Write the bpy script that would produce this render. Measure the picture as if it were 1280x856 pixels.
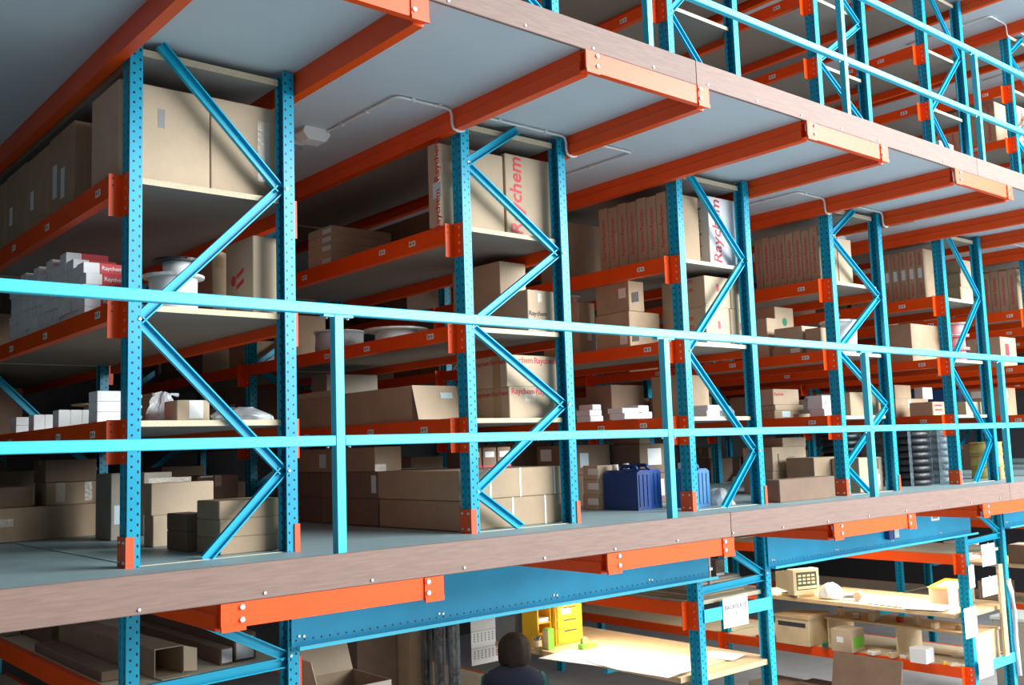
import bpy, math, random
from mathutils import Matrix, Vector
random.seed(7)
for o in list(bpy.data.objects): bpy.data.objects.remove(o)
SC = bpy.context.scene
COL = SC.collection
# ------------------------------------------------------------------ camera
FPX = 1250.5
CAM = Vector((-1.6871, -4.8545, 0.4964))
YAW, PIT, ROL = 0.7030, 0.1066, -0.0337
FW = Vector((math.sin(YAW)*math.cos(PIT), math.cos(YAW)*math.cos(PIT), math.sin(PIT)))
RT0 = Vector((math.cos(YAW), -math.sin(YAW), 0)); UP0 = RT0.cross(FW)
RT = RT0*math.cos(ROL)+UP0*math.sin(ROL); UP = UP0*math.cos(ROL)-RT0*math.sin(ROL)
cam = bpy.data.cameras.new('camera'); camo = bpy.data.objects.new('camera', cam); COL.objects.link(camo)
cam.sensor_width = 36; cam.lens = FPX/1280*36; cam.clip_end = 200
M3 = Matrix((RT, UP, -FW)).transposed()
camo.matrix_world = Matrix.Translation(CAM) @ M3.to_4x4()
SC.camera = camo
# ------------------------------------------------------------------ world, daylight, exposure
W_ = bpy.data.worlds.new('world'); SC.world = W_; W_.use_nodes = True
bg = W_.node_tree.nodes['Background']; bg.inputs[0].default_value = (0.90, 0.97, 1.0, 1); bg.inputs[1].default_value = 0.60
SC.view_settings.view_transform = 'Standard'; SC.view_settings.look = 'None'
SC.view_settings.gamma = 1; SC.view_settings.use_curve_mapping = False
SC.view_settings.exposure = 0.60
# assumed window daylight: an unseen area light, free-standing in the hall, front right
wl = bpy.data.lights.new('window_daylight', 'AREA'); wl.shape = 'RECTANGLE'; wl.size = 13; wl.size_y = 7
wl.energy = 4000; wl.color = (0.96, 0.99, 1.0)
wlo = bpy.data.objects.new('window_daylight', wl); COL.objects.link(wlo)
wlo.location = (11.5, -11.5, 5.2)
wlo.rotation_euler = (Vector((4, 0, 1.4))-Vector((11.5, -11.5, 5.2))).to_track_quat('-Z', 'Y').to_euler()

# ------------------------------------------------------------------ pixel -> place helpers
def ray(u, v): return FW+RT*((u-640)/FPX)-UP*((v-428)/FPX)
def on(u, v, a, val):
    d = ray(u, v); i = 'xyz'.index(a); t = (val-CAM[i])/d[i]; return CAM+d*t

# ------------------------------------------------------------------ materials
MATS = {}
def mat(name, col, rough=.6, metal=0., noise=.0, nscale=8., bump=0., bscale=60., stretch=None, spec=.5, emit=0., alpha=1., trans=0.):
    if name in MATS: return MATS[name]
    m = bpy.data.materials.new(name); m.use_nodes = True; nt = m.node_tree; b = nt.nodes['Principled BSDF']
    b.inputs['Roughness'].default_value = rough; b.inputs['Metallic'].default_value = metal
    b.inputs['Specular IOR Level'].default_value = spec
    b.inputs['Base Color'].default_value = (*col, 1)
    if emit: b.inputs['Emission Color'].default_value = (*col, 1); b.inputs['Emission Strength'].default_value = emit
    if alpha < 1: b.inputs['Alpha'].default_value = alpha
    if trans: b.inputs['Transmission Weight'].default_value = trans
    if noise or bump:
        tc = nt.nodes.new('ShaderNodeTexCoord'); mp = nt.nodes.new('ShaderNodeMapping')
        nt.links.new(tc.outputs['Object'], mp.inputs[0])
        if stretch: mp.inputs['Scale'].default_value = stretch
    if noise:
        oi = nt.nodes.new('ShaderNodeObjectInfo')
        n = nt.nodes.new('ShaderNodeTexNoise'); n.inputs['Scale'].default_value = nscale; n.inputs['Detail'].default_value = 5
        nt.links.new(mp.outputs[0], n.inputs[0])
        ad = nt.nodes.new('ShaderNodeMath'); ad.operation = 'MULTIPLY_ADD'; ad.inputs[1].default_value = .35
        nt.links.new(oi.outputs['Random'], ad.inputs[0]); nt.links.new(n.outputs[0], ad.inputs[2])
        r = nt.nodes.new('ShaderNodeValToRGB'); nt.links.new(ad.outputs[0], r.inputs[0])
        r.color_ramp.elements[0].position = .35; r.color_ramp.elements[1].position = 1.0
        r.color_ramp.elements[0].color = (*[c*(1-noise) for c in col], 1)
        r.color_ramp.elements[1].color = (*[min(1, c*(1+noise)) for c in col], 1)
        nt.links.new(r.outputs[0], b.inputs['Base Color'])
    if bump:
        n2 = nt.nodes.new('ShaderNodeTexNoise'); n2.inputs['Scale'].default_value = bscale; n2.inputs['Detail'].default_value = 3
        nt.links.new(mp.outputs[0], n2.inputs[0])
        bp = nt.nodes.new('ShaderNodeBump'); bp.inputs['Strength'].default_value = bump; bp.inputs['Distance'].default_value = .01
        nt.links.new(n2.outputs[0], bp.inputs['Height']); nt.links.new(bp.outputs[0], b.inputs['Normal'])
    MATS[name] = m; return m

def punched(name, col, rough, mode):
    """painted steel with rows of punched holes at 50 mm pitch (object space)"""
    m = mat(name, col, rough, noise=.10, nscale=5, spec=.35); nt = m.node_tree; b = nt.nodes['Principled BSDF']
    L = nt.links.new
    def N(op, a=None, c=None):
        n = nt.nodes.new('ShaderNodeMath'); n.operation = op
        for k, val in enumerate((a, c)):
            if val is None: continue
            if isinstance(val, (int, float)): n.inputs[k].default_value = val
            else: L(val, n.inputs[k])
        return n.outputs[0]
    tc = nt.nodes.new('ShaderNodeTexCoord'); s = nt.nodes.new('ShaderNodeSeparateXYZ'); L(tc.outputs['Object'], s.inputs[0])
    sn = nt.nodes.new('ShaderNodeSeparateXYZ'); L(tc.outputs['Normal'], sn.inputs[0])
    def row(coord, c0, zc, zoff, rw, rh):
        dx = N('DIVIDE', N('SUBTRACT', coord, c0), rw)
        zz = N('DIVIDE', N('SUBTRACT', N('MODULO', N('ADD', zc, 10+zoff), .05), .025), rh)
        d = N('ADD', N('MULTIPLY', dx, dx), N('MULTIPLY', zz, zz))
        return N('LESS_THAN', d, 1)
    if mode == 'upright':
        ax = N('ABSOLUTE', s.outputs[0])
        fy = N('GREATER_THAN', N('ABSOLUTE', sn.outputs[1]), .7); fx = N('GREATER_THAN', N('ABSOLUTE', sn.outputs[0]), .7)
        a = N('MULTIPLY', fy, N('MAXIMUM', row(ax, .020, s.outputs[2], 0, .0062, .0062), row(ax, .051, s.outputs[2], .025, .005, .008)))
        c = N('MULTIPLY', fx, N('MAXIMUM', row(s.outputs[1], .022, s.outputs[2], 0, .005, .010), row(s.outputs[1], .078, s.outputs[2], 0, .005, .010)))
        h = N('MAXIMUM', a, c)
    else:
        h = row(s.outputs[2], .045, s.outputs[0], 0, .0055, .0055)
    src = b.inputs['Base Color'].links[0].from_socket
    mx = nt.nodes.new('ShaderNodeMix'); mx.data_type = 'RGBA'
    L(h, mx.inputs['Factor']); L(src, mx.inputs['A']); mx.inputs['B'].default_value = (.004, .012, .025, 1)
    L(mx.outputs['Result'], b.inputs['Base Color'])
    return m

BLUE = (0.002, 0.37, 0.58); ORANGE = (0.86, 0.082, 0.004)
mat('blue_paint', (.003, .44, .66), .4, noise=.06, nscale=4, spec=.35)
mat('rail_paint', (0.05, 0.58, 0.78), .35, noise=.05, nscale=3)
punched('blue_punched', BLUE, .36, 'upright')
punched('blue_spandrel', (0.01, 0.33, 0.56), .4, 'spandrel')
mat('orange_paint', ORANGE, .40, noise=.10, nscale=3, spec=.35)
mat('orange_guard', (0.80, 0.10, 0.02), .45, noise=.08, nscale=3)
mat('zinc', (.75, .77, .80), .3, metal=.8)
mat('chipboard', (.62, .54, .38), .8, noise=.25, nscale=220, bump=.2, bscale=200)
mat('board_under', (.27, .26, .25), .8, noise=.12, nscale=120)  # board undersides darkened, shade put into the colour
mat('deck_grey', (.30, .44, .46), .55, noise=.10, nscale=6)
mat('ceiling_panel', (.50, .59, .66), .6, noise=.05, nscale=2)
mat('toe_board', (.205, .128, .103), .6, noise=.22, nscale=9, stretch=(1, 8, 14))
mat('cardboard', (.42, .305, .200), .85, noise=.16, nscale=5, bump=.12, bscale=40)
mat('cardboard_light', (.52, .405, .285), .85, noise=.12, nscale=5, bump=.12, bscale=40)
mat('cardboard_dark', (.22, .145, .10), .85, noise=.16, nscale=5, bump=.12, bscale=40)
mat('cardboard_grey', (.40, .36, .30), .85, noise=.12, nscale=5)
mat('tape', (.40, .27, .15), .3, noise=.1)
mat('clear_tape', (.62, .56, .46), .18, noise=.15, nscale=30, bump=.4, bscale=60)
mat('white_card', (.78, .80, .82), .6, noise=.05)
mat('paper', (.82, .84, .84), .7, noise=.03)
mat('paper_blue', (.62, .78, .84), .7, noise=.05)
mat('red_print', (.62, .045, .06), .6)
mat('dark_print', (.05, .055, .06), .7)
mat('grey_print', (.30, .31, .31), .7)
mat('green_print', (.03, .25, .12), .7)
mat('white_strap', (.80, .82, .84), .4)
mat('white_plastic', (.75, .78, .78), .35, noise=.04)
mat('conduit', (.66, .70, .70), .4)
mat('lamp_body', (.80, .84, .86), .4)
mat('louvre', (.30, .38, .42), .25, metal=.6)
mat('cable_grey', (.55, .60, .62), .5, noise=.2, nscale=60)
mat('wood_flange', (.55, .47, .36), .7, noise=.15, nscale=10)
mat('pink_reel', (.72, .30, .32), .35, noise=.1)
mat('clear_bag', (.62, .66, .68), .12, noise=.3, nscale=14, bump=.9, bscale=22, alpha=.75)
mat('black_rubber', (.012, .015, .018), .35, bump=.5, bscale=60)
mat('bag_film', (.30, .37, .42), .1, noise=.5, nscale=18, bump=1., bscale=40, alpha=.6)
mat('garment_film', (.34, .36, .38), .08, noise=.8, nscale=20, bump=1., bscale=30, alpha=.5)
mat('yellow_reel', (.62, .50, .16), .45, noise=.12)
mat('jerry_blue', (.008, .05, .22), .35, noise=.15)
mat('jerry_light', (.05, .20, .42), .4, noise=.1)
mat('steel_grey', (.22, .24, .26), .4, noise=.1)
mat('wood', (.62, .43, .23), .55, noise=.22, nscale=6, stretch=(10, 1.2, 10))
mat('wood_pale', (.72, .56, .34), .55, noise=.15, nscale=6)
mat('yellow_cabinet', (.80, .46, .02), .5, noise=.08)
mat('beige_case', (.66, .55, .33), .5, noise=.05)
mat('screen', (.03, .05, .03), .2)
mat('green_plastic', (.20, .62, .06), .4, noise=.1)
mat('red_plastic', (.60, .03, .02), .4)
mat('hair', (.022, .012, .007), .5, noise=.5, nscale=3, bump=.8, bscale=24, stretch=(30, 30, 1.5), spec=.25)
mat('vest', (.006, .010, .032), .9, noise=.2, nscale=40, bump=.2, bscale=120)
mat('sleeve', (.010, .085, .09), .8, noise=.15, nscale=20)
mat('skin', (.55, .33, .23), .5)
mat('trousers', (.03, .035, .05), .8, noise=.2)
mat('coat_dark', (.02, .022, .03), .8, noise=.3)
mat('concrete', (.48, .49, .49), .7, noise=.15, nscale=3)
mat('wall_dark', (.05, .05, .055), .8, noise=.1)
mat('dark_void', (.05, .05, .055), .8, noise=.1)
mat('fluor', (1., .93, .80), .4, emit=7.0)
mat('glass', (.85, .9, .9), .05, trans=.9, alpha=.6)
mat('blue_bin', (.01, .09, .30), .4, noise=.1)
mat('switch_box', (.55, .62, .60), .5)

# ------------------------------------------------------------------ mesh helpers
class MB:
    def __init__(s): s.v = []; s.f = []; s.m = []; s.cur = 0
    def face(s, idx): s.f.append(tuple(idx)); s.m.append(s.cur)
    def box(s, x0, x1, y0, y1, z0, z1, c=0.):
        if x0 > x1: x0, x1 = x1, x0
        if y0 > y1: y0, y1 = y1, y0
        if z0 > z1: z0, z1 = z1, z0
        c = min(c, .3*min(x1-x0, y1-y0, z1-z0))
        b = len(s.v)
        if c <= 0:
            s.v += [(x, y, z) for z in (z0, z1) for y in (y0, y1) for x in (x0, x1)]
            for q in ((0, 2, 3, 1), (4, 5, 7, 6), (0, 1, 5, 4), (2, 6, 7, 3), (0, 4, 6, 2), (1, 3, 7, 5)): s.face([b+k for k in q])
            return s
        # chamfered vertical edges + top
        def ring(d, z): return [(x0+d+c, y0+d, z), (x1-d-c, y0+d, z), (x1-d, y0+d+c, z), (x1-d, y1-d-c, z), (x1-d-c, y1-d, z), (x0+d+c, y1-d, z), (x0+d, y1-d-c, z), (x0+d, y0+d+c, z)]
        rings = [ring(c, z0), ring(0, z0+c), ring(0, z1-c), ring(c, z1)]
        for r in rings: s.v += r
        for k in range(3):
            for j in range(8):
                a = b+8*k+j; e = b+8*k+(j+1) % 8; s.face((a, e, e+8, a+8))
        s.face([b+j for j in range(7, -1, -1)]); s.face([b+24+j for j in range(8)])
        return s
    def prism(s, poly, d0, d1, axis='z'):
        """poly (a,b) counter-clockwise extruded along axis"""
        b = len(s.v); n = len(poly)
        for d in (d0, d1):
            for (p, q) in poly:
                s.v.append({'z': (p, q, d), 'y': (p, d, q), 'x': (d, p, q)}[axis])
        for j in range(n):
            k = (j+1) % n
            s.face((b+j, b+k, b+n+k, b+n+j))
        s.face([b+j for j in range(n-1, -1, -1)]); s.face([b+n+j for j in range(n)])
        return s
    def cyl(s, p, r0, r1, h, n=20, axis='z', cap=True):
        b = len(s.v)
        for (d, r) in ((0, r0), (h, r1)):
            for j in range(n):
                a = 2*math.pi*j/n; x, y = r*math.cos(a), r*math.sin(a)
                s.v.append({'z': (p[0]+x, p[1]+y, p[2]+d), 'y': (p[0]+x, p[1]+d, p[2]+y), 'x': (p[0]+d, p[1]+x, p[2]+y)}[axis])
        for j in range(n):
            k = (j+1) % n; s.face((b+j, b+k, b+n+k, b+n+j))
        if cap: s.face([b+j for j in range(n-1, -1, -1)]); s.face([b+n+j for j in range(n)])
        return s
    def lathe(s, prof, n=24, p=(0, 0, 0)):
        b = len(s.v)
        for (r, z) in prof:
            for j in range(n):
                a = 2*math.pi*j/n; s.v.append((p[0]+r*math.cos(a), p[1]+r*math.sin(a), p[2]+z))
        for i in range(len(prof)-1):
            for j in range(n):
                k = (j+1) % n; s.face((b+i*n+j, b+i*n+k, b+(i+1)*n+k, b+(i+1)*n+j))
        if prof[0][0] > 1e-4: s.face([b+j for j in range(n-1, -1, -1)])
        if prof[-1][0] > 1e-4: s.face([b+(len(prof)-1)*n+j for j in range(n)])
        return s
    def tube(s, pts, r, n=8):
        pts = [Vector(p) for p in pts]; b = len(s.v)
        for i, p in enumerate(pts):
            t = (pts[min(i+1, len(pts)-1)]-pts[max(i-1, 0)]).normalized()
            a = t.cross(Vector((0, 0, 1)))
            if a.length < .1: a = t.cross(Vector((0, 1, 0)))
            a.normalize(); c = t.cross(a)
            rr = r[i] if isinstance(r, (list, tuple)) else r
            for j in range(n):
                w = 2*math.pi*j/n; s.v.append(tuple(p+a*rr*math.cos(w)+c*rr*math.sin(w)))
        for i in range(len(pts)-1):
            for j in range(n):
                k = (j+1) % n; s.face((b+i*n+j, b+i*n+k, b+(i+1)*n+k, b+(i+1)*n+j))
        s.face([b+j for j in range(n-1, -1, -1)]); s.face([b+(len(pts)-1)*n+j for j in range(n)])
        return s
    def beam(s, a, bb, prof, upv):
        """profile (p,q) swept from a to bb; p along side, q along upv"""
        a = Vector(a); bb = Vector(bb); t = (bb-a).normalized(); q = Vector(upv); p = t.cross(q).normalized(); q = p.cross(t).normalized()
        b = len(s.v); n = len(prof)
        for c in (a, bb):
            for (i, j) in prof: s.v.append(tuple(c+p*i+q*j))
        for j in range(n):
            k = (j+1) % n; s.face((b+j, b+k, b+n+k, b+n+j))
        s.face([b+j for j in range(n-1, -1, -1)]); s.face([b+n+j for j in range(n)])
        return s
    def mesh(s, name, mats, smooth=False):
        me = bpy.data.meshes.new(name); me.from_pydata(s.v, [], s.f); 
        for m in (mats if isinstance(mats, (list, tuple)) else [mats]): me.materials.append(MATS[m])
        me.polygons.foreach_set('material_index', s.m)
        if smooth: me.polygons.foreach_set('use_smooth', [True]*len(s.f))
        me.update(); 
        import bmesh
        bm = bmesh.new(); bm.from_mesh(me); bmesh.ops.recalc_face_normals(bm, faces=bm.faces); bm.to_mesh(me); bm.free()
        return me
def link(name, data, loc=(0, 0, 0), rot=(0, 0, 0), parent=None):
    o = bpy.data.objects.new(name, data); COL.objects.link(o); o.location = loc; o.rotation_euler = rot
    if parent: o.parent = parent
    return o
def obj(name, mb, m, parent=None, loc=(0, 0, 0), rot=(0, 0, 0), smooth=False):
    return link(name, mb.mesh(name, m, smooth), loc, rot, parent)
def tag(o, label=None, cat=None, group=None, kind=None):
    if label: o['label'] = label
    if cat: o['category'] = cat
    if group: o['group'] = group
    if kind: o['kind'] = kind
    return o
def thing(name, loc, label, cat, group=None, rz=0):
    return tag(link(name, None, loc, (0, 0, rz)), label, cat, group)
def tri_smooth(pts):  # rounded polyline
    out = []
    for i, p in enumerate(pts):
        p = Vector(p)
        if 0 < i < len(pts)-1:
            a = Vector(pts[i-1]); c = Vector(pts[i+1]); d = min(.04, (a-p).length*.4, (c-p).length*.4)
            q0 = p+(a-p).normalized()*d; q2 = p+(c-p).normalized()*d
            out += [q0, q0*.25+p*.5+q2*.25, q2]
        else: out.append(p)
    return out

# ------------------------------------------------------------------ dimensions of the place
P, WD = 2.06, 0.898
LV = 2.67                      # storey height
GZ = -2.67                     # ground floor
SH = {0: .0045, 1: .70, 2: 1.272, 3: 1.912}
BH = {1: .11, 2: .09, 3: .112}
CN = {1: (.49, .704), 2: (1.102, 1.292), 3: (1.708, 1.922)}
BAY = 3.0
XMIN, XMAX, YB = -3.6, 18.5, 9.4
YF = -1.2

# ------------------------------------------------------------------ shell
def slab(name, label, x0, x1, y0, y1, z0, z1, m):
    o = obj(name, MB().box(x0, x1, y0, y1, z0, z1), m); return tag(o, label, name.split('_')[0], kind='structure')
slab('floor', 'grey concrete ground floor of the hall', XMIN-.2, XMAX+.2, -14, YB+.2, GZ-.2, GZ, 'concrete')
slab('wall_back', 'dark rear wall behind the racks', XMIN, XMAX, YB, YB+.2, GZ, 8.4, 'wall_dark')
slab('wall_left', 'dark side wall beyond the first rack', XMIN-.2, XMIN, -14, YB+.2, GZ, 8.4, 'wall_dark')  # unseen; run forward and kept dark to block light from the left
slab('wall_right', 'dark side wall at the far end', XMAX, XMAX+.2, -2.5, YB+.2, GZ, 8.4, 'wall_dark')
slab('wall_front', 'dark front wall of the hall behind the camera', XMIN-.2, 3.0, -14.2, -14, GZ, 8.4, 'wall_dark')  # unseen, added to keep sky light off the left-facing sides
slab('ceiling_2', 'dark roof over the hall left of the skylit part', XMIN-.2, 1.0, -14.2, -2.5, 8.4, 8.6, 'wall_dark')  # unseen, added to shut out sky light from the upper left
slab('ceiling', 'dark roof over the storage levels', XMIN-.2, XMAX+.2, -2.5, YB+.2, 8.4, 8.6, 'wall_dark')

def deck(name, label, z, x0, x1, i0, i1, under, bz, fz0, fz1, joint, cz0, cz1):
    root = tag(link(name, None, (0, 0, z)), label, 'floor', kind='structure')
    s = MB(); s.cur = 0; s.box(x0, x1, YF+.021, YB-.02, -.022, 0); s.cur = 1; s.box(x0, x1, YF+.021, YB-.02, -.04, -.0221)
    obj('deck_panel', s, ['deck_grey', 'ceiling_panel'], root)
    # stepped deck beams running into the depth, one each side of every rack
    h = -.04-bz
    prof = [(-.03, bz), (.03, bz), (.03, bz+h*.52), (.022, bz+h*.56), (.022, -.0405), (-.022, -.0405), (-.022, bz+h*.56), (-.03, bz+h*.52)]
    bm_ = MB().prism(prof, YF+.045, YB-.05, 'y').mesh('deck_beam', 'orange_paint')
    ch = MB().prism([(YF+.002, cz0), (YF+.042, cz0), (YF+.042, cz0+.006), (YF+.008, cz0+.006), (YF+.008, cz1-.006), (YF+.042, cz1-.006), (YF+.042, cz1), (YF+.002, cz1)], -.068, WD+.066, 'x').mesh('end_channel', 'orange_paint')
    pl = MB().box(-.05, .05, YF-.005, YF+.0018, bz, cz1).box(-.05, .05, YF-.009, YF-.005, bz, bz+.022).mesh('end_plate', 'orange_paint')
    bo = MB().cyl((0, 0, 0), .013, .010, -.008, 10, 'y').mesh('bolt', 'zinc')
    scr = MB().cyl((0, 0, 0), .007, .006, -.005, 8, 'y').mesh('screw', 'zinc')
    for i in range(i0, i1):
        X = i*P
        b1 = link('deck_beam', bm_, (X-.040, 0, 0), parent=root); b2 = link('deck_beam', bm_, (X+WD+.038, 0, 0), parent=root)
        link('end_channel', ch, (X, 0, 0), parent=root)
        for xx, sx in ((X-.018, 1), (X+WD+.016, -1)):
            p = link('end_plate', pl, (xx, 0, 0), parent=root)
            for dz in (.27, .72): link('bolt', bo, (sx*.034, YF-.0055, bz+(cz1-bz)*dz+.012), parent=p)
    edges = [x0]+[e for e in joint if x0 < e < x1]+[x1]
    for a, b in zip(edges[:-1], edges[1:]):
        f = obj('toe_board', MB().box(a+.001, b-.001, YF, YF+.02, fz0, fz1, .003), 'toe_board', root)
        xs = .113
        k = math.ceil((a-.113)/.485)
        while .113+k*.485 < b:
            link('screw', scr, (.113+k*.485, YF-.0005, fz0+.022+random.uniform(-.004, .004)), parent=f); k += 1
    return root
JT = [3.01+3.6*k for k in range(0, 5)]
deck('mezzanine_floor', 'first mezzanine deck with brown toe board along its open front edge', 0, XMIN+.02, XMAX-.02, 0, 8, None, -.150, -.0445, .096, JT, -.138, -.0455)
deck('upper_mezzanine_floor', 'upper mezzanine deck whose grey underside and orange beams hang overhead', LV, XMIN+.02, XMAX-.02, -1, 8, None, -.178, -.053, .100, [2.92+3.6*k for k in range(0, 4)], -.166, -.054)
deck('top_mezzanine_floor', 'third deck high above the upper racks', 2*LV, XMIN+.02, XMAX-.02, 2, 8, None, -.178, -.053, .100, JT, -.166, -.054)

# ------------------------------------------------------------------ racks
def offset_profile(pts, t):
    n = len(pts); out = []
    for i, p in enumerate(pts):
        p = Vector(p).to_2d() if len(p) > 2 else Vector(p)
        d0 = (Vector(pts[i])-Vector(pts[i-1])).normalized() if i else None
        d1 = (Vector(pts[i+1])-Vector(pts[i])).normalized() if i < n-1 else None
        nn = [Vector((-d.y, d.x)) for d in (d0, d1) if d is not None]
        m = sum(nn, Vector((0, 0))).normalized(); k = 1/max(.5, m.dot(nn[0]))
        out.append(p+m*t*k)
    return list(reversed([tuple(q) for q in out]))
UPR = [(.050, .020), (.064, .012), (.064, 0), (0, 0), (0, .030), (.012, .036), (.012, .064), (0, .070), (0, .100), (.064, .100), (.064, .088), (.050, .080)]
def upright_mesh(z0, z1, mirror):
    pts = UPR if not mirror else [(-x, y) for (x, y) in UPR]
    t = .003 if mirror else -.003
    poly = list(pts)+offset_profile(pts, t)
    return MB().prism(poly, z0, z1, 'z').mesh('upright', 'blue_punched')
CH = [(-.027, 0), (.027, 0), (.027, .028), (.020, .028), (.020, .024), (.024, .024), (.024, .003), (-.024, .003), (-.024, .024), (-.020, .024), (-.020, .028), (-.027, .028)]
def clip(a, b, zlo, zhi):
    (x0, z0), (x1, z1) = a, b
    if max(z0, z1) <= zlo+.02 or min(z0, z1) >= zhi-.02: return None
    def at(z): t = (z-z0)/(z1-z0); return (x0+t*(x1-x0), z)
    A = a if zlo <= z0 <= zhi else at(zlo if z0 < zlo else zhi)
    B = b if zlo <= z1 <= zhi else at(zlo if z1 < zlo else zhi)
    return A, B
def brace_segs(kind, zlo, zhi):
    xl, xr = .058, WD-.072
    if kind == 'A': nodes = [(xl, 2.72), (xr, 1.955), (xl, 1.19), (xr, .425), (xl, -.34)]
    elif kind == 'B': nodes = [(xr, 2.83), (xl, 2.312), (xr, 1.81), (xl, 1.275), (xr, .785), (xl, .25), (xr, -.265)]
    else: nodes = [(xl, -.13), (xr, -.53)]
    segs = [clip(a, b, zlo, zhi) for a, b in zip(nodes[:-1], nodes[1:])]
    if kind == 'G': segs.append(((xl, -.585), (xr, -.565)))
    return [s for s in segs if s], [n for n in nodes if zlo < n[1] < zhi]
CACHE = {}
def cached(k, fn, two=0):
    if k not in CACHE:
        me = CACHE[k] = fn()
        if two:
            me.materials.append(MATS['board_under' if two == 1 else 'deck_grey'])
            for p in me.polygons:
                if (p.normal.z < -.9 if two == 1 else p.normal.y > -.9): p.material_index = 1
    return CACHE[k]
BOLT = MB().cyl((0, 0, 0), .010, .007, -.007, 8, 'y').mesh('bolt', 'zinc')
def frame(root, y, kind, zlo, zhi, bolts=True):
    uL = cached(('uL', zlo, zhi), lambda: upright_mesh(zlo, zhi, False)); uR = cached(('uR', zlo, zhi), lambda: upright_mesh(zlo, zhi, True))
    link('upright', uL, (0, y, 0), parent=root); link('upright', uR, (WD, y, 0), parent=root)
    segs, nodes = brace_segs(kind, zlo, zhi)
    for n, (a, b) in enumerate(segs):
        me = cached(('br', kind, zlo, zhi, n), lambda: MB().beam((a[0], 0, a[1]), (b[0], 0, b[1]), CH, (0, -1, 0)).mesh('brace', 'blue_paint'))
        link('brace', me, (0, y+.048, 0), parent=root)
    if bolts:
        for (x, z) in nodes: link('bolt', BOLT, (x-.003 if x < .4 else x+.022, y-.0005, z), parent=root)
def conn_mesh(z0, z1):
    s = MB().prism([(-.0045, .010), (-.0005, .010), (-.0005, .104), (-.066, .104), (-.066, .100), (-.0045, .100)], z0, z1, 'z')
    s.cur = 1; z = z0+.025
    while z < z1-.01:
        s.box(-.0075, -.0047, .030, .042, z, z+.016); z += .05
    s.cur = 2
    for zz in (z1-.026, z1-.062): s.box(-.050, -.042, .0990, .0998, zz, zz+.009)
    return s.mesh('end_connector', ['orange_paint', 'zinc', 'dark_print'])
LBL = MB().box(-.0015, 0, -.036, .036, -.017, .017)
LBL.cur = 1; LBL.box(-.0022, -.0015, .004, .028, -.010, .010); LBL.box(-.0022, -.0015, -.024, -.006, -.010, .010)
LBLM = LBL.mesh('location_label', ['paper', 'grey_print'])
def beam_mesh(z0, z1, y0, y1, sgn):
    a, b = -.066, -.014
    prof = [(a, z0), (b, z0), (b, z1-.034), (b-.012, z1-.030), (b-.012, z1), (a, z1)]
    if sgn < 0: prof = [(WD-x, z) for (x, z) in reversed(prof)]
    return MB().prism(prof, y0, y1, 'y').mesh('shelf_beam', 'orange_paint')
def shelf_mesh(z0, z1, y0, y1, first):
    a, b = -.0255, WD+.0255; c, d = .068, WD-.068
    s = MB().prism([(c, y0+.053), (d, y0+.053), (d, y0+.114), (b, y0+.114), (b, y1-.004), (a, y1-.004), (a, y0+.114), (c, y0+.114)], z0, z1, 'z')
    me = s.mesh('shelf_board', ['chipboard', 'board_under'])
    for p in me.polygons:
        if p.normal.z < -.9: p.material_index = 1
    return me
def rack(name, i, zb, label, levels=(1, 2, 3), bays=2, kind=None, zlo=0., zhi=2.615, guard=True, top=True, floor=True, labels=True, bz=None, cn=None, bh=None, frames=None):
    root = thing(name, (i*P, 0, zb), label, 'rack', 'storage racks')
    kind = kind or ('A' if i % 2 == 0 else 'B')
    bzs = bz or SH; cns = cn or CN; bhs = bh or BH
    for k in range(bays+1): frame(root, k*BAY, kind, zlo, zhi, bolts=(k == 0))
    if guard:
        g = MB().box(-.008, -.001, -.008, .108, 0, .145).box(-.001, .034, -.008, -.001, 0, .145)
        gl = cached('gL', lambda: g.mesh('foot_guard', 'orange_guard'))
        g2 = MB().box(WD+.001, WD+.008, -.008, .108, 0, .145).box(WD-.024, WD+.001, -.008, -.001, 0, .145)
        gr = cached('gR', lambda: g2.mesh('foot_guard', 'orange_guard'))
        gg = link('foot_guard', gl, parent=root); link('foot_guard', gr, parent=root)
        bx = cached('gbolt', lambda: MB().cyl((0, 0, 0), .009, .007, -.006, 8, 'x').mesh('bolt', 'zinc'))
        for (yy, zz) in ((.02, .12), (.08, .12), (.02, .025), (.08, .025)): link('bolt', bx, (-.008, yy, zz), parent=gg)
    for lv in levels:
        z1 = bzs[lv]; z0 = z1-bhs[lv]; c0, c1 = cns[lv]
        for b in range(bays):
            y0 = b*BAY; y1 = y0+BAY
            for sg in (1, -1):
                me = cached(('beam', z0, z1, b, sg), lambda: beam_mesh(z0, z1, y0+.1045, y1+.008, sg))
                bo = link('shelf_beam', me, parent=root)
                cm = cached(('conn', c0, c1), lambda: conn_mesh(c0, c1))
                c = link('end_connector', cm, (0 if sg > 0 else WD, y0, 0), parent=bo)
                if sg < 0: c.scale = (-1, 1, 1)
                if labels and sg > 0 and b == 0:
                    rr = random.Random(i*31+lv*7+int(zb*3))
                    for yy in (.22+rr.uniform(0, .25), 1.0+rr.uniform(-.2, .3), 1.75+rr.uniform(-.2, .3)):
                        link('location_label', LBLM, (-.0662, yy, (z0+z1)/2+rr.uniform(-.006, .006)), parent=bo)
            sm = cached(('shelf', z1, b), lambda: shelf_mesh(z1-.032, z1-.002, y0, y1, True))
            link('shelf_board', sm, parent=root)
    for b in range(bays):
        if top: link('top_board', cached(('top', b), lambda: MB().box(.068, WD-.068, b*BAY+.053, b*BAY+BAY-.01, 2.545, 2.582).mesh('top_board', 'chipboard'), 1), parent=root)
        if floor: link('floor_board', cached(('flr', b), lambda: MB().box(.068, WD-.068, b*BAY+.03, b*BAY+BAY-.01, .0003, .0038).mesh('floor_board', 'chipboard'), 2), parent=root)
    return root
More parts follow.
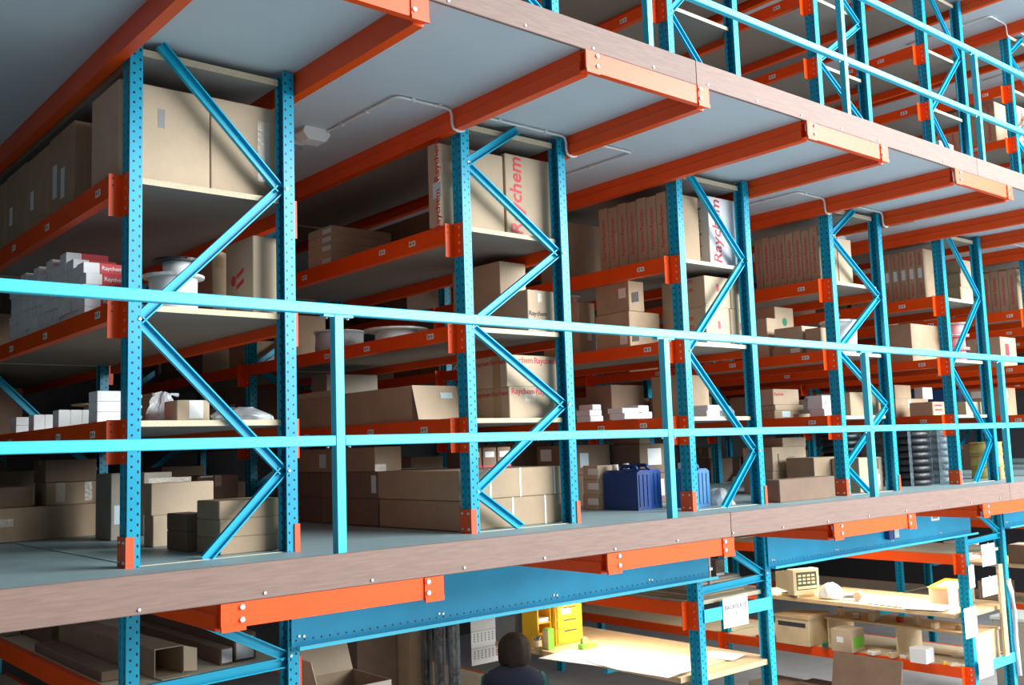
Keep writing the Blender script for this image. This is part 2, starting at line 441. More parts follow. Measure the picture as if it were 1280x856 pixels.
ORD = ['first', 'second', 'third', 'fourth', 'fifth', 'sixth', 'seventh', 'eighth']
for i in range(8):
    rack('storage_rack', i, 0, f'blue and orange storage rack on the first mezzanine, {ORD[i]} from the left', bays=2)
for i in range(1, 8):
    rack('storage_rack', i, LV, f'blue and orange rack on the upper mezzanine, above the {ORD[i]} lower rack', bays=1, guard=False)
# ground-floor racks carry the mezzanine: every second line, with work shelves
GB = {1: -.565, 2: -1.19, 3: -1.79}
GBZ = {'a': (-.565,)}
def ground_rack(i, lv, label):
    bz = {k: v for k, v in enumerate(lv)}; cn = {k: (v-.20, v+.004) for k, v in bz.items()}; bh = {k: .10 for k in bz}
    return rack('storage_rack', i, 0, label, levels=tuple(bz), bays=2, kind='G', zlo=GZ, zhi=-.06, guard=False, top=False, floor=False, labels=False, bz=bz, cn=cn, bh=bh)
ground_rack(0, (-.565, -1.5), 'ground-floor rack holding long open cartons under the first mezzanine rack')
ground_rack(2, (-.66, -1.85), 'ground-floor rack with wooden work shelves under the third mezzanine rack')
ground_rack(4, (-.69, -1.79), 'ground-floor rack with work bench and hanging papers under the fifth mezzanine rack')
ground_rack(6, (-.69, -1.79), 'ground-floor rack with wooden shelves at the far right')
# blue spandrel beams carrying the racks in between
def spandrel(x0, x1, label):
    root = thing('spandrel_beam', (x0, -.012, -.50), label, 'beam', 'blue spandrel beams')
    L_ = x1-x0
    obj('web', MB().box(0, L_, -.004, 0, .012, .345), 'blue_spandrel', root)
    obj('flange', MB().box(.02, L_+.05, -.055, -.0045, 0, .011).box(.02, L_+.05, -.055, -.052, .011, .02), 'rail_paint', root)
    k = .07
    while k < L_:
        link('bolt', BOLT, (k, -.0045, .062), parent=root); link('bolt', BOLT, (k-.028, -.0045, .066), parent=root); k += .9
    return root
spandrel(.845, 4.235, 'long blue perforated beam under the deck between first and third rack')
spandrel(4.975, 8.355, 'blue perforated beam under the deck between third and fifth rack')
spandrel(9.1, 12.48, 'blue perforated beam at the far right beyond the fifth rack')
for (x, z) in ((7.0, -.34), (7.3, -.27)):
    pass

# ------------------------------------------------------------------ guardrails
def guardrail(z, j0, j1, label, x0, x1):
    root = thing('guardrail', (0, -1.1238, z), label, 'railing', 'guardrails')
    obj('top_rail', MB().box(x0, x1, 0, .04, 1.0985, 1.1445, .003), 'rail_paint', root)
    pm = MB().box(0, .0436, -.001, .043, .0005, 1.098, .002).mesh('post', 'rail_paint')
    fm = MB().box(-.05, .094, .002, .038, 1.088, 1.0975).mesh('bracket', 'rail_paint')
    bo = MB().cyl((0, 0, 0), .006, .006, -.008, 8, 'z').mesh('bolt', 'zinc')
    xs = [.4831+2.1136*j for j in range(j0, j1)]
    for x in xs:
        p = link('post', pm, (x, 0, 0), parent=root)
        br = link('bracket', fm, parent=p)
        for dx in (-.03, .075): link('bolt', bo, (dx, .02, 1.088), parent=p); link('bolt', bo, (dx, .02, .537), parent=p)
    e = [x0]+sum([[x-.0005, x+.0441] for x in xs], [])+[x1]
    for a, b in zip(e[0::2], e[1::2]):
        obj('mid_rail', MB().box(a, b, 0, .04, .5376, .5816, .003), 'rail_paint', root)
guardrail(0, 0, 7, 'light blue guardrail along the first mezzanine edge, crossing the whole picture', -2.6, 14.5)
guardrail(LV, 0, 7, 'light blue guardrail along the upper mezzanine edge, top right', -1.0, 14.5)

# ------------------------------------------------------------------ conduits and lamp fittings under the decks
def conduit(i, zc, label):
    X = i*P; root = thing('conduit', (X, 0, zc), label, 'pipe', 'white conduits under the decks')
    y = -.03; a = -.012; d = -.142
    def dip(x0, x1): return [(x0, y, a), (x0, y, d), (x1, y, d), (x1, y, a)]
    path = [(-.50, 1.0, a), (-.50, .75, a), (-.50, y, a)]+dip(-.088, .012)+dip(WD-.012, WD+.09)+[(1.55, y, a), (1.55, .75, a), (1.55, 1.0, a)]
    obj('pipe', MB().tube(tri_smooth(path), .009), 'conduit', root, smooth=True)
    cl = MB().box(-.012, .012, -.012, .012, -.012, .0115).mesh('clip', 'conduit')
    for p in ((-.50, .30), (-.50, .60), (-.38, y), (-.18, y), (.3, y), (.7, y), (1.25, y), (1.55, .4)): link('clip', cl, (p[0], p[1], a), parent=root)
def batten(x, zc, label):
    root = thing('ceiling_light', (x, .80, zc), label, 'light', 'ceiling lights under the decks')
    obj('housing', MB().prism([(-.085, 0), (.085, 0), (.10, -.035), (.065, -.085), (-.065, -.085), (-.10, -.035)][::-1], -.02, .10, 'y'), 'lamp_body', root)
    obj('body', MB().box(-.05, .05, .1005, 1.2, -.04, 0), 'lamp_body', root)
    for k in range(8): obj('louvre', MB().box(-.05, .05, .13+k*.13, .135+k*.13, -.068, -.0405), 'louvre', root)
ZU = LV-.0405
for i, w in ((1, 'second'), (3, 'fourth'), (5, 'sixth')): conduit(i, ZU-.001, f'thin white conduit dipping under the deck beams above the {w} rack')
conduit(5, 2*LV-.0415, 'thin white conduit under the third deck at the top right')
for i in range(0, 6): batten(i*P+1.48, ZU-.0002, f'unlit white batten light under the deck in the aisle right of the {ORD[i]} rack')

# ------------------------------------------------------------------ cartons
TXT = {}
def text(parent, s, size, loc, face, m, roll=0, bold=.012, shear=0., name='printed_text', align='CENTER'):
    k = (s, round(size, 4), m, bold, shear, align)
    if k not in TXT:
        c = bpy.data.curves.new('printed_text', 'FONT'); c.body = s; c.size = size; c.align_x = align; c.align_y = 'CENTER'
        c.offset = bold*size; c.shear = shear; c.extrude = .0004; c.resolution_u = 2; c.materials.append(MATS[m])
        tmp = bpy.data.objects.new('tmp_text', c); COL.objects.link(tmp); TXT[k] = bpy.data.meshes.new_from_object(tmp); bpy.data.objects.remove(tmp)
    o = link(name, TXT[k], parent=parent)
    base = {'F': Matrix.Rotation(math.pi/2, 4, 'X'), 'L': Matrix.Rotation(-math.pi/2, 4, 'Z') @ Matrix.Rotation(math.pi/2, 4, 'X'), 'T': Matrix.Identity(4)}[face]
    o.matrix_local = Matrix.Translation(loc) @ base @ Matrix.Rotation(roll, 4, 'Z')
    return o
def TW(x, sz, mm, sh):
    k = (x, round(sz, 4), mm, .014, sh, 'CENTER')
    if k not in TXT: o = text(None, x, sz, (0, 0, 0), 'F', mm, 0, .014, sh); bpy.data.objects.remove(o)
    xs = [v.co.x for v in TXT[k].vertices]; return max(xs)-min(xs)
def decal(parent, face, size, u, v, w, h, m, name='paper_label', t=.0012):
    """face F: u from left; L: u from the far edge; v up from the base; size = (w,d,h) of the box, base-centred origin"""
    W, D, H = size; h = min(h, H-v-.002) if face != 'T' else h
    if face == 'F': mb = MB().box(-W/2+u, -W/2+u+w, -D/2-t, -D/2-.0003, v, v+h)
    elif face == 'L': mb = MB().box(-W/2-t, -W/2-.0003, D/2-u-w, D/2-u, v, v+h)
    else: mb = MB().box(-W/2+u, -W/2+u+w, -D/2+v, -D/2+v+h, H+.0003, H+t)
    return obj(name, mb, m, parent)
def box(label, x0, x1, y0, y1, z0, h, m='cardboard', tape=True, dec=(), txt=(), name='cardboard_box', cat='box', group=None, rz=0.):
    if x1 < x0: x0, x1 = x1, x0
    if y1 < y0: y0, y1 = y1, y0
    w, d = x1-x0, y1-y0; size = (w, d, h)
    root = thing(name, ((x0+x1)/2, (y0+y1)/2, z0+.0006), label, cat, group, rz)
    obj('carton_body', MB().box(-w/2, w/2, -d/2, d/2, 0, h, .004), m, root)
    if tape:
        tw = min(.05, .25*d)
        if tape == 'x' or (tape is True and w >= d): obj('tape', MB().box(-w/2-.0007, w/2+.0007, -tw/2, tw/2, h*.78, h+.0007), 'tape', root)
        else: obj('tape', MB().box(-tw/2, tw/2, -d/2-.0007, d/2+.0007, h*.78, h+.0007), 'tape', root)
    for q in dec: decal(root, q[0], size, q[1], q[2], q[3], q[4], q[5], q[6] if len(q) > 6 else 'paper_label')
    for q in txt:
        f, s, sz, u, v, mm = q[:6]; roll = q[6] if len(q) > 6 else 0; sh = q[7] if len(q) > 7 else 0
        up = abs(roll) > 1; avail = h if up else (w if f == 'F' else d)
        words = s.split(' '); nw = len(words); tot = sum(TW(x, sz, mm, sh) for x in words)+.25*sz*(nw-1)
        k = min(1., .94*avail/tot); run = -tot*k/2
        c0 = v if up else u
        if tot*k > .7*avail: c0 = avail/2
        for x in words:
            ww_ = TW(x, sz, mm, sh)*k; c = c0+(run+ww_/2)*(math.copysign(1, roll) if up else 1); run += ww_+.25*sz*k
            uu, vv = (u, c) if up else (c, v)
            loc = (-w/2+uu, -d/2-.0012, vv) if f == 'F' else (-w/2-.0012, d/2-uu, vv)
            text(root, x, sz, loc, f, mm, roll, .014, sh).scale = (k, k, 1)
    return root
def bF(label, yf, uL, uR, vT, zb, depth=None, ub=None, z_top=None, **k):
    """front face at y=yf between pixel columns uL,uR, top-left corner at row vT, standing at zb; ub = pixel column of the left face's far edge"""
    if isinstance(yf, tuple): yf = max(.115, on(uL, vT, 'x', yf[0]*P+yf[1]).y)   # stands at the rack's left edge
    a = on(uL, vT, 'y', yf); b = on(uR, vT+(uR-uL)*(505-vT)/(2185-uL), 'y', yf)
    if ub is not None: depth = max(.05, on(ub, vT+(ub-uL)*(vT-608)/(uL+375), 'x', a.x).y-yf); depth = min(depth, 2.85-yf, .75)
    h = (z_top if z_top is not None else a.z)-zb
    i = math.floor((a.x+.03)/P); lim = i*P+WD+.008
    if a.x < lim-.08 and zb > .01: b.x = min(b.x, lim); a.x = max(a.x, i*P-.01)
    bF.top = zb+h; bF.yf = yf
    return box(label, a.x, b.x, yf, yf+depth, zb, h, **k)
def bL(label, xl, uN, uFar, vT, zb, width, **k):
    """left face at x=xl from pixel column uN (near) to uFar, top at row vT at the near corner"""
    a = on(uN, vT, 'x', xl); y1 = on(uFar, vT+(uFar-uN)*(vT-608)/(uN+375), 'x', xl).y
    return box(label, xl, xl+width, a.y, y1-.004, zb, a.z-zb, **k)
def fbox(label, x, w, y, d, z, h, m='cardboard_dark', dec=(), **k): return box(label, x, x+w, y, y+d, z, h, m=m, tape=False, dec=dec, **k)
S0, S1, S2, S3 = SH[0], SH[1], SH[2], SH[3]
U1 = '%s'
# ---- first rack, top shelf
bF('tall plain carton behind the left upright, top shelf of first rack', .13, 144, 262, 97, S3, .42, m='cardboard_light', tape=False, dec=[('F', .20, .30, .035, .10, 'grey_print', 'stamp')])
bF('tall carton with torn clear tape, right on top shelf of first rack', .13, 263.5, 346, 121, S3, .42, m='cardboard_light', tape=False, dec=[('F', .27, .10, .07, .34, 'clear_tape', 'clear_tape')])
for n in range(4):
    box(['carton with white labels, nearest of the dark row on first rack top shelf', 'second dark carton in the row on first rack top shelf', 'third dark carton in the row on first rack top shelf', 'farthest dark carton at the picture edge on first rack top shelf'][n], .012, .45, .93+n*.5, 1.41+n*.5, S3, .53-.012*(n % 2),
        tape=False, dec=[('L', .08, .15, .08, .20, 'paper_blue'), ('L', .24, .12, .07, .18, 'paper_blue')] if n == 0 else [('L', .10, .18, .07, .12, 'paper')])
# ---- first rack, middle shelf: rows of small white and red cartons
ww, dd, hh = .235, .115, .060
wm = MB(); wm.cur = 0; wm.box(0, .085, 0, dd, 0, hh, .002); wm = wm.mesh('white_end', 'white_card')
rm = MB().box(.0855, ww, 0, dd, 0, hh, .002).mesh('red_end', 'red_print')
rr = random.Random(3)
for c in range(12):
    n = [5, 5, 6, 7, 6, 7, 6, 7, 6, 7, 6, 6, 6][c]; xo = -.024+rr.uniform(0, .02)
    for k in range(n):
        nth = ['lowest', 'second', 'third', 'fourth', 'fifth', 'sixth', 'seventh']
        lab = f'small white carton, {nth[k]}{"" if k == 0 else " from below"} in the {["nearest", "second", "third", "fourth", "fifth", "sixth", "seventh", "eighth", "ninth", "tenth", "eleventh", "twelfth", "farthest"][c]} column, first rack middle shelf'
        t = thing('small_carton', (xo+rr.uniform(0, .02), c*.128+.64+rr.uniform(0, .008), S2+k*(hh+.0008)), lab, 'carton', 'small white cartons on the first rack')
        link('white_end', wm, parent=t); link('red_end', rm, parent=t)
        if c < 3: text(t, 'Raychem', .030, (.150, -.0006, hh*.55), 'F', 'paper', 0, .02)
# ---- reel and boxes on the same shelf
def reel(label, x, y, z, r, h, core, mcore='white_plastic', mfl='wood_flange', fl=.012, group=None, name='cable_reel'):
    root = thing(name, (x, y, z+.0005), label, 'reel', group)
    f = MB().lathe([(r*.18, 0), (r, 0), (r, fl), (r*.18, fl)]).mesh('flange', mfl)
    link('flange', f, parent=root); link('flange', f, (0, 0, h-fl), parent=root)
    obj('winding', MB().lathe([(core, fl+.0003), (core*1.02, h*.3), (core*.99, h*.6), (core, h-fl-.0003)]), mcore, root, smooth=True)
    obj('hub', MB().lathe([(r*.17, .001), (r*.17, h+.004), (r*.10, h+.004), (r*.10, .001)]), 'steel_grey', root)
    return root
reel('large white cable reel behind the left upright, first rack middle shelf', .345, .315, S2, .16, .20, .125, 'white_plastic', 'white_plastic')
tub = thing('round_tub', (.375, .33, S2+.2045), 'small white tub standing on the large reel', 'tub')
obj('tub_wall', MB().lathe([(.075, 0), (.08, .075), (.07, .075), (.068, .01)]), 'white_plastic', tub, smooth=True)
obj('black_disc', MB().lathe([(.001, 0), (.13, 0), (.13, .012), (.001, .012)]), 'black_rubber', tub, (0, 0, .0755))
bF('carton with red round logo print at the right, first rack middle shelf', .16, 316, 347, 294, S2, ub=282, m='cardboard_light', tape=False)
lg = bpy.data.objects['cardboard_box.%03d' % max(int(o.name[-3:]) for o in bpy.data.objects if o.name.startswith('cardboard_box.'))]
lw = lg.children[0].dimensions.x/2
obj('round_logo', MB().cyl((-lw-.0015, .07, .22), .030, .030, .0012, 20, 'x'), 'red_print', lg)
for k in range(2): obj('printed_line', MB().prism([(-.06, .255-.06*k), (.03, .225-.06*k), (.03, .25-.06*k), (-.06, .28-.06*k)], -lw-.0015, -lw-.0003, 'x'), 'red_print', lg)
bF('brown carton behind the logo carton, first rack middle shelf', .62, 265, 283, 314, S2, ub=233, m='cardboard', tape=True)
# ---- first rack, low shelf
bF('small carton with white label on the low shelf of first rack', .17, 221, 262, 500, S1, ub=205, m='cardboard_light', tape=False, dec=[('F', .065, .012, .075, .095, 'paper')])
bF('brown carton behind the small labelled one, low shelf of first rack', .55, 190, 214, 491, S1, .2, m='cardboard')
def bag(label, x, y, z, sx, sy, sz, m='clear_bag', seed=0, cat='bag', group=None, name='plastic_bag'):
    r = random.Random(seed); s = MB(); n, k = 22, 9
    ph = [(r.uniform(0, 6.3), r.randint(2, 7), r.uniform(.04, .14)) for _ in range(6)]
    for i in range(k+1):
        t = i/k*math.pi/2
        for j in range(n):
            a = 2*math.pi*j/n; w = 1+sum(A*math.sin(f*a+p+3*t) for p, f, A in ph)*math.cos(t*.9)
            s.v.append((math.cos(a)*math.cos(t)*sx*w*.5+(.001 if i == k else 0)*math.cos(a), math.sin(a)*math.cos(t)*sy*w*.5, math.sin(t)*sz*(1+.25*math.sin(3*a+ph[0][0])*math.cos(t)) + r.uniform(0, .05)*sz*(i > 0)))
    for i in range(k):
        for j in range(n): q = (j+1) % n; s.face((i*n+j, i*n+q, (i+1)*n+q, (i+1)*n+j))
    s.face([k*n+j for j in range(n)]); s.face([j for j in range(n-1, -1, -1)])
    root = thing(name, (x, y, z+.001), label, cat, group)
    obj('film', s, m, root)
    obj('twist', MB().tube([(.02, 0, sz*.80), (.05, .02, sz*.98), (.09, .03, sz*.95)], [.010, .006, .012], 7), m, root)
    return root
bag('crumpled clear plastic bag at the right end of first rack low shelf', .73, .34, S1, .36, .26, .075, seed=1)
bag('clear plastic film sagging behind the small labelled carton', .35, .46, S1, .17, .10, .16, seed=2)
xs0 = -.015
for lab, uu, vt, yy, n, mode in (('stack of three', 121, 501, .30, 3, 's'), ('', 73, 518, 1.0, 3, 'u'), ('', 42, 524, 1.55, 2, 'u'), ('', 20, 527, 2.0, 2, 's')):
    for k in range(n):
        a = on(uu, 534, 'y', yy)
        if mode == 's':
            h = .052; x0 = a.x; z = S1+k*(h+.001)
            lab2 = {121: ['lowest', 'middle', 'topmost'][k % 3]+' white and red carton of the three stacked beside the left upright, low shelf', 20: ['lower', 'upper'][k % 2]+' of two flat white cartons far left on the first rack low shelf'}[uu]
            t = thing('small_carton', (x0, yy, z+.0003), lab2, 'carton', 'white cartons on the first rack low shelf')
            obj('white_end', MB().box(0, .12, 0, .13, 0, h, .002), 'white_card', t); obj('red_end', MB().box(.1205, .22, 0, .13, 0, h, .002), 'red_print', t)
            text(t, 'Raychem', .030, (.17, -.0006, h*.55), 'F', 'paper', 0, .02)
        else:
            w = .062; t = thing('small_carton', (a.x+k*(w+.001), yy, S1+.0003), f'{["left", "middle", "right"][k] if n == 3 else ["left", "right"][k]} of {["two", "three"][n-2]} small white cartons standing on end, first rack low shelf', 'carton', 'white cartons on the first rack low shelf')
            obj('white_end', MB().box(0, w, 0, .11, 0, .098, .002), 'white_card', t); obj('end_flap', MB().box(.004, w-.004, .005, .105, .0981, .0995), 'white_card', t)
reel('cable reel with thin wide flange deep on the first rack low shelf', .52, 2.05, S1, .17, .19, .09, 'cardboard_grey', 'wood_flange', .008)
# ---- first rack, floor
zz = S0; tops = (648.6, 626)
for k, (v, lab) in enumerate(((673, 'lowest of three flat cartons stacked at the front, first rack floor'), (650, 'middle of three flat cartons stacked at the front, first rack floor'), (626.5, 'topmost of three flat cartons stacked at the front, first rack floor'))):
    q = bF(lab, .14, 275-k*.6, 349, v, zz, ub=246, m='cardboard', tape=False); zz = bF.top+.0005
zz = S0
for v, lab in ((665, 'lower of two small cartons left of the flat stack, first rack floor'), (643, 'upper of two small cartons left of the flat stack, first rack floor')):
    bF(lab, .50, 233, 262, v, zz, ub=208.5, m='cardboard_dark', tape=False); zz = bF.top+.0005
zz = S0
bF('squarish carton under the long plain one, first rack floor', .98, 191, 222, 645, zz, ub=180, m='cardboard_light', tape=False); zz = bF.top+.0005
bF('long plain carton on top of a squarish one, first rack floor', .98, 189, 267, 604.5, zz, ub=179, m='cardboard_light', tape=False)
zz = on(189, 604.5, 'y', .98).z
bF('carton with clear tape deep on the first rack floor', 2.0, 180, 215, 591, S0, .3, m='cardboard_grey', tape=False, dec=[('F', .03, .33, .3, .05, 'clear_tape', 'clear_tape')])
bF('dark carton with white corner label deep on the first rack floor', 2.45, 247, 298, 595, S0, .35, m='cardboard_dark', dec=[('F', .02, .36, .10, .05, 'paper')])
bF('long low carton across the far left, first rack floor', 2.35, -60, 139, 639.5, S0, .35, m='cardboard', tape=False, dec=[('F', .28, .10, .08, .05, 'clear_tape', 'clear_tape')])
bF('tall carton with lavender label beside the first rack left upright', 1.75, 139, 168, 592, S0, .3, m='cardboard_grey', tape=False, dec=[('F', .02, .10, .09, .12, 'paper_blue')])
zl = on(-60, 639.5, 'y', 2.35).z+.001
bF('carton with two strips of clear tape on the long low one', 2.40, 58, 122, 604, zl, .28, m='cardboard', tape=False, dec=[('F', .06, .02, .06, .14, 'clear_tape', 'clear_tape'), ('F', .25, .02, .05, .14, 'clear_tape', 'clear_tape')])
bF('dark carton topping the pile at the far left of first rack', 2.42, 57, 121, 575, on(58, 604, 'y', 2.40).z+.002, .28, m='cardboard_dark')
bF('low dark carton at the picture edge on the long low one', 2.42, -30, 41, 611, zl, .28, m='cardboard_dark')

# ---- second rack, top shelf
bF('tall carton with printed edge beside the second rack left upright, top shelf', .14, 546, 628, 178, S3, ub=534, m='cardboard_light', tape=False, dec=[('L', .05, .18, .09, .10, 'paper_blue')], txt=[('L', 'Raychem', .075, .10, .42, 'red_print', math.pi/2), ('L', 'Raychem', .075, .10, .10, 'red_print', math.pi/2)])
bF('tall carton with large red upright lettering, top shelf of second rack', .14, 630.5, 689, 191, S3, .40, m='cardboard_light', tape=False, txt=[('F', 'Raychem', .165, .095, .285, 'red_print', math.pi/2, .12)])
for n in range(5):
    box(f'{ORD[n]} dark carton in the row deep inside the second rack top shelf', 2.66, 2.96, .75+n*.43, 1.17+n*.43, S3, .40, m='cardboard_dark', dec=[('L', .10, .10, .06, .14, 'grey_print', 'stamp')])
zz = S3
for k, (v, lab) in enumerate(((313, 'lowest'), (302, 'third from top'), (291.5, 'second from top'), (281, 'topmost'))):
    bF(f'{lab} of four flat cartons stacked on the second rack top shelf', 1.56, 413, 489, v, zz, .34, m='cardboard_light', tape=False, dec=[('L', .22, .008, .13, .035, 'paper_blue')]); zz = bF.top+.0005
# ---- second rack, middle shelf
def strap(parent_y=0): pass
bF('carton with a slanting white strap behind its neighbour, second rack middle shelf', .46, 624, 663, 326, S2, .55, m='cardboard_light', tape=False, dec=[('F', .10, .30, .05, .05, 'paper_blue')], txt=[('F', 'Raychem', .04, .10, .22, 'dark_print')])
bF('carton with small printed name at the front, second rack middle shelf', .14, 659, 692, 361.5, S2, .30, m='cardboard_light', tape=False, txt=[('F', 'Raychem', .045, .09, .13, 'dark_print')], dec=[('F', .09, .21, .04, .06, 'clear_tape', 'clear_tape')])
reel('white wrapped cable reel left on the second rack middle shelf', 2.26, 1.86, S2, .20, .17, .185, 'cable_grey', 'white_plastic', .010)
reel('wide white cable reel beside the guardrail post, second rack middle shelf', 2.40, 1.28, S2, .24, .13, .16, 'white_plastic', 'white_plastic', .012)
bF('brown carton behind the wrapped reel, second rack middle shelf', 2.35, 364, 407, 393, S2, .3, m='cardboard')
# ---- second rack, low shelf
bo = thing('open_carton', (2.32, .95, S1), 'long open carton with its front flap hanging down, second rack low shelf', 'box')
obj('carton_body', MB().box(-.30, .22, -.40, -.396, .0006, .235).box(-.30, -.296, -.396, 1.25, .0006, .235).box(.216, .22, -.396, 1.25, .0006, .235).box(-.30, .22, 1.25, 1.254, .0006, .235).box(-.296, .216, -.396, 1.25, .0006, .006), 'cardboard', bo)
obj('side_flap', MB().prism([(-.30, .235), (-.296, .235), (-.32, .27), (-.324, .27)], .5, 1.2, 'y'), 'cardboard_light', bo)
fl = obj('front_flap', MB().prism([(-.405, .236), (-.400, .236), (-.470, .01), (-.475, .01)][::-1], -.30, .06, 'x'), 'cardboard_light', bo)
obj('paper_label', MB().prism([(-.424, .19), (-.4225, .19), (-.435, .15), (-.4365, .15)][::-1], -.09, .01, 'x'), 'paper_blue', fl)
bF('pale carton lid standing behind the open carton, second rack low shelf', 2.3, 408, 472, 467, S1, .25, m='cardboard_grey', tape=False)
zz = S1
bF('lower carton with red printed tape lettering, second rack low shelf', .14, 636, 700, 483, zz, ub=593, m='cardboard_light', tape=False, txt=[('F', 'Raychem Raychem', .056, .235, .175, 'red_print'), ('L', 'Raychem Raychem', .056, .20, .165, 'red_print')], dec=[('F', .13, .11, .10, .05, 'clear_tape', 'clear_tape'), ('L', .20, .0, .08, .24, 'tape', 'tape')]); zz = bF.top+.0005
bF('upper carton with red printed tape lettering, second rack low shelf', .14, 632.5, 699, 443, zz, ub=592, m='cardboard_light', tape=False, txt=[('F', 'Raychem Raychem', .056, .255, .175, 'red_print'), ('L', 'Raychem Raychem', .056, .20, .165, 'red_print')], dec=[('L', .20, .0, .08, .24, 'tape', 'tape')])
# ---- second rack, floor: long strapped cartons
Y0 = .135; xa = on(566, 630, 'y', Y0).x
def long_carton(label, x0, x1, y0, y1, z0, h, straps):
    r = box(label, x0, x1, y0, y1, z0, h, m='cardboard', tape=False)
    w, d = x1-x0, y1-y0
    for s in straps: obj('strap', MB().box(-w/2+s, -w/2+s+.014, -d/2-.0015, -d/2-.0003, 0, h).box(-w/2+s, -w/2+s+.014, -d/2, d/2, h+.0003, h+.0012), 'white_strap', r)
    return r
xa = 2.075
HH = .185
long_carton('lower long carton with white straps at the front, second rack floor', xa, 2.93, Y0, 1.05, S0, HH, (.42, .70))
long_carton('upper long carton with white straps at the front, second rack floor', xa-.01, 2.93, Y0, 1.05, S0+HH+.0025, HH, (.25, .50, .80))
box('lower brown carton behind the strapped ones, second rack floor', xa-.01, 2.9, 1.06, 1.83, S0, HH, m='cardboard_dark', tape=False)
r_ = box('upper brown carton with white label behind the strapped ones, second rack floor', xa-.01, 2.9, 1.06, 1.83, S0+HH+.001, HH, m='cardboard_dark', tape=False)
decal(bpy.data.objects[r_.name], 'L', (2.9-xa+.01, .77, HH), .70, .04, .06, .12, 'paper_blue')
box('lower farthest brown carton of the second rack floor row', xa, 2.9, 1.85, 2.6, S0, HH, m='cardboard_dark', tape=False)
box('upper farthest brown carton of the second rack floor row', xa, 2.9, 1.85, 2.6, S0+HH+.001, HH, m='cardboard_dark', tape=False)
r_ = box('carton with clear tape on top of the second rack floor row', xa-.01, xa+.21, 1.08, 2.3, S0+2*HH+.003, .17, m='cardboard', tape=False, dec=[('L', .45, .03, .10, .10, 'paper_blue'), ('F', .0, .0, .09, .05, 'clear_tape', 'clear_tape')])
for k in range(3):
    a = on(652+17*k, 566, 'y', .75); a.x = 2.62+.135*k
    box(f'{["left", "middle", "right"][k]} of three small labelled red-brown cartons behind the strapped cartons', a.x, a.x+.125, .75, 1.0, S0+2*HH+.003, .14, m='cardboard_dark', tape=False, dec=[('F', .02, .07, .085, .04, 'paper'), ('F', .0, .0, .125, .012, 'red_print', 'printed_edge')])

# ---- third rack, top shelf
zz = S3
bF('plain brown carton deep at the left, third rack top shelf', 1.24, 708, 750, 277, S3, .35, m='cardboard', tape=False, dec=[('F', .25, .32, .06, .06, 'grey_print', 'stamp')])
RX = 4.13
def text_row(i, n, y0, dy, z, h, who, lab, dark='cardboard', skip=0, labels=False):
    """upright cartons side by side along a rack's left edge, each with a red printed line"""
    for k in range(n):
        y = y0+k*dy
        r = box(f'{ORD[k]} of {n} upright cartons with red lettering in a row, {who}', i*P+.015, i*P+(.33 if i == 3 else .40), y, y+dy-.004, z, h-.01*(k % 2), m=dark, tape=False,
                dec=[('L', dy*.25, h*.42, dy*.45, h*.20, 'paper_blue')] if labels else (), txt=[('L', 'Raychem Raychem', .046, dy*.5, h*.5, 'red_print', math.pi/2)] if not labels else [('L', 'Raychem', .036, dy*.5, h*.80, 'red_print', math.pi/2), ('L', 'Raychem', .036, dy*.5, h*.2, 'red_print', math.pi/2)])
text_row(2, 7, .125, .105, S3, .53, 'third rack top shelf', '')
bF('brown upright carton with red lettering beside the white one, third rack top shelf', .36, 868, 900, 262, S3, .30, m='cardboard', tape=False, txt=[('L', 'Raychem Raychem', .06, .18, .26, 'red_print', math.pi/2)])
bF('white carton with large red lettering, third rack top shelf', .135, 884, 936, 244.5, S3, .20, m='white_card', tape=False, txt=[('F', 'Raychem', .145, .10, .26, 'red_print', math.pi/2, .15), ('L', 'Raychem Raychem', .055, .10, .26, 'dark_print', -math.pi/2)])
# ---- third rack, middle shelf
bF('lower carton with two white labels, third rack middle shelf', (2, .015), 786, 824, 388.5, S2, ub=744, m='cardboard', tape=False, dec=[('L', .27, .03, .08, .08, 'paper'), ('L', .40, .04, .08, .08, 'paper_blue'), ('F', .05, .07, .12, .03, 'grey_print', 'stamp')])
zz = bF.top; yy_ = bF.yf
bF('upper carton with two white labels, third rack middle shelf', yy_, 785, 804, 350.5, zz+.002, ub=744, m='cardboard', tape=False, dec=[('L', .26, .11, .08, .08, 'paper'), ('L', .40, .06, .08, .08, 'paper_blue')])
bF('tall carton with a small label, left on the third rack middle shelf', (2, .015), 722, 743, 377, S2, .45, m='cardboard', tape=False, dec=[('F', .10, .12, .05, .09, 'paper')])
reel('pink wire reel lying on the tall carton, third rack middle shelf', 4.25, bF.yf+.2, bF.top+.001, .08, .075, .055, 'pink_reel', 'white_plastic', .008)
z_ = S2
for row, v, w in ((0, 382.5, 'lower'), (1, 344, 'upper')):
    bF(f'{w} left carton of four with a red fragile mark, third rack middle shelf', .14, 880+1.5*(1-row), 911.5, v, z_+.001, .45, m='cardboard_light', tape=False, dec=[('F', .15, .13, .03, .06, 'red_print', 'printed_mark')], txt=[('L', 'Raychem', .06, .22, .22, 'red_print'), ('L', 'Raychem', .06, .22, .15, 'red_print')])
    bF(f'{w} right carton of four with a red fragile mark, third rack middle shelf', .14, 912.5, 938, v+4, z_+.001, .45, m='cardboard_light', tape=False, dec=[('F', .12, .13, .03, .06, 'red_print', 'printed_mark')], z_top=on(880, v, 'y', .14).z)
    z_ = on(880, v, 'y', .14).z
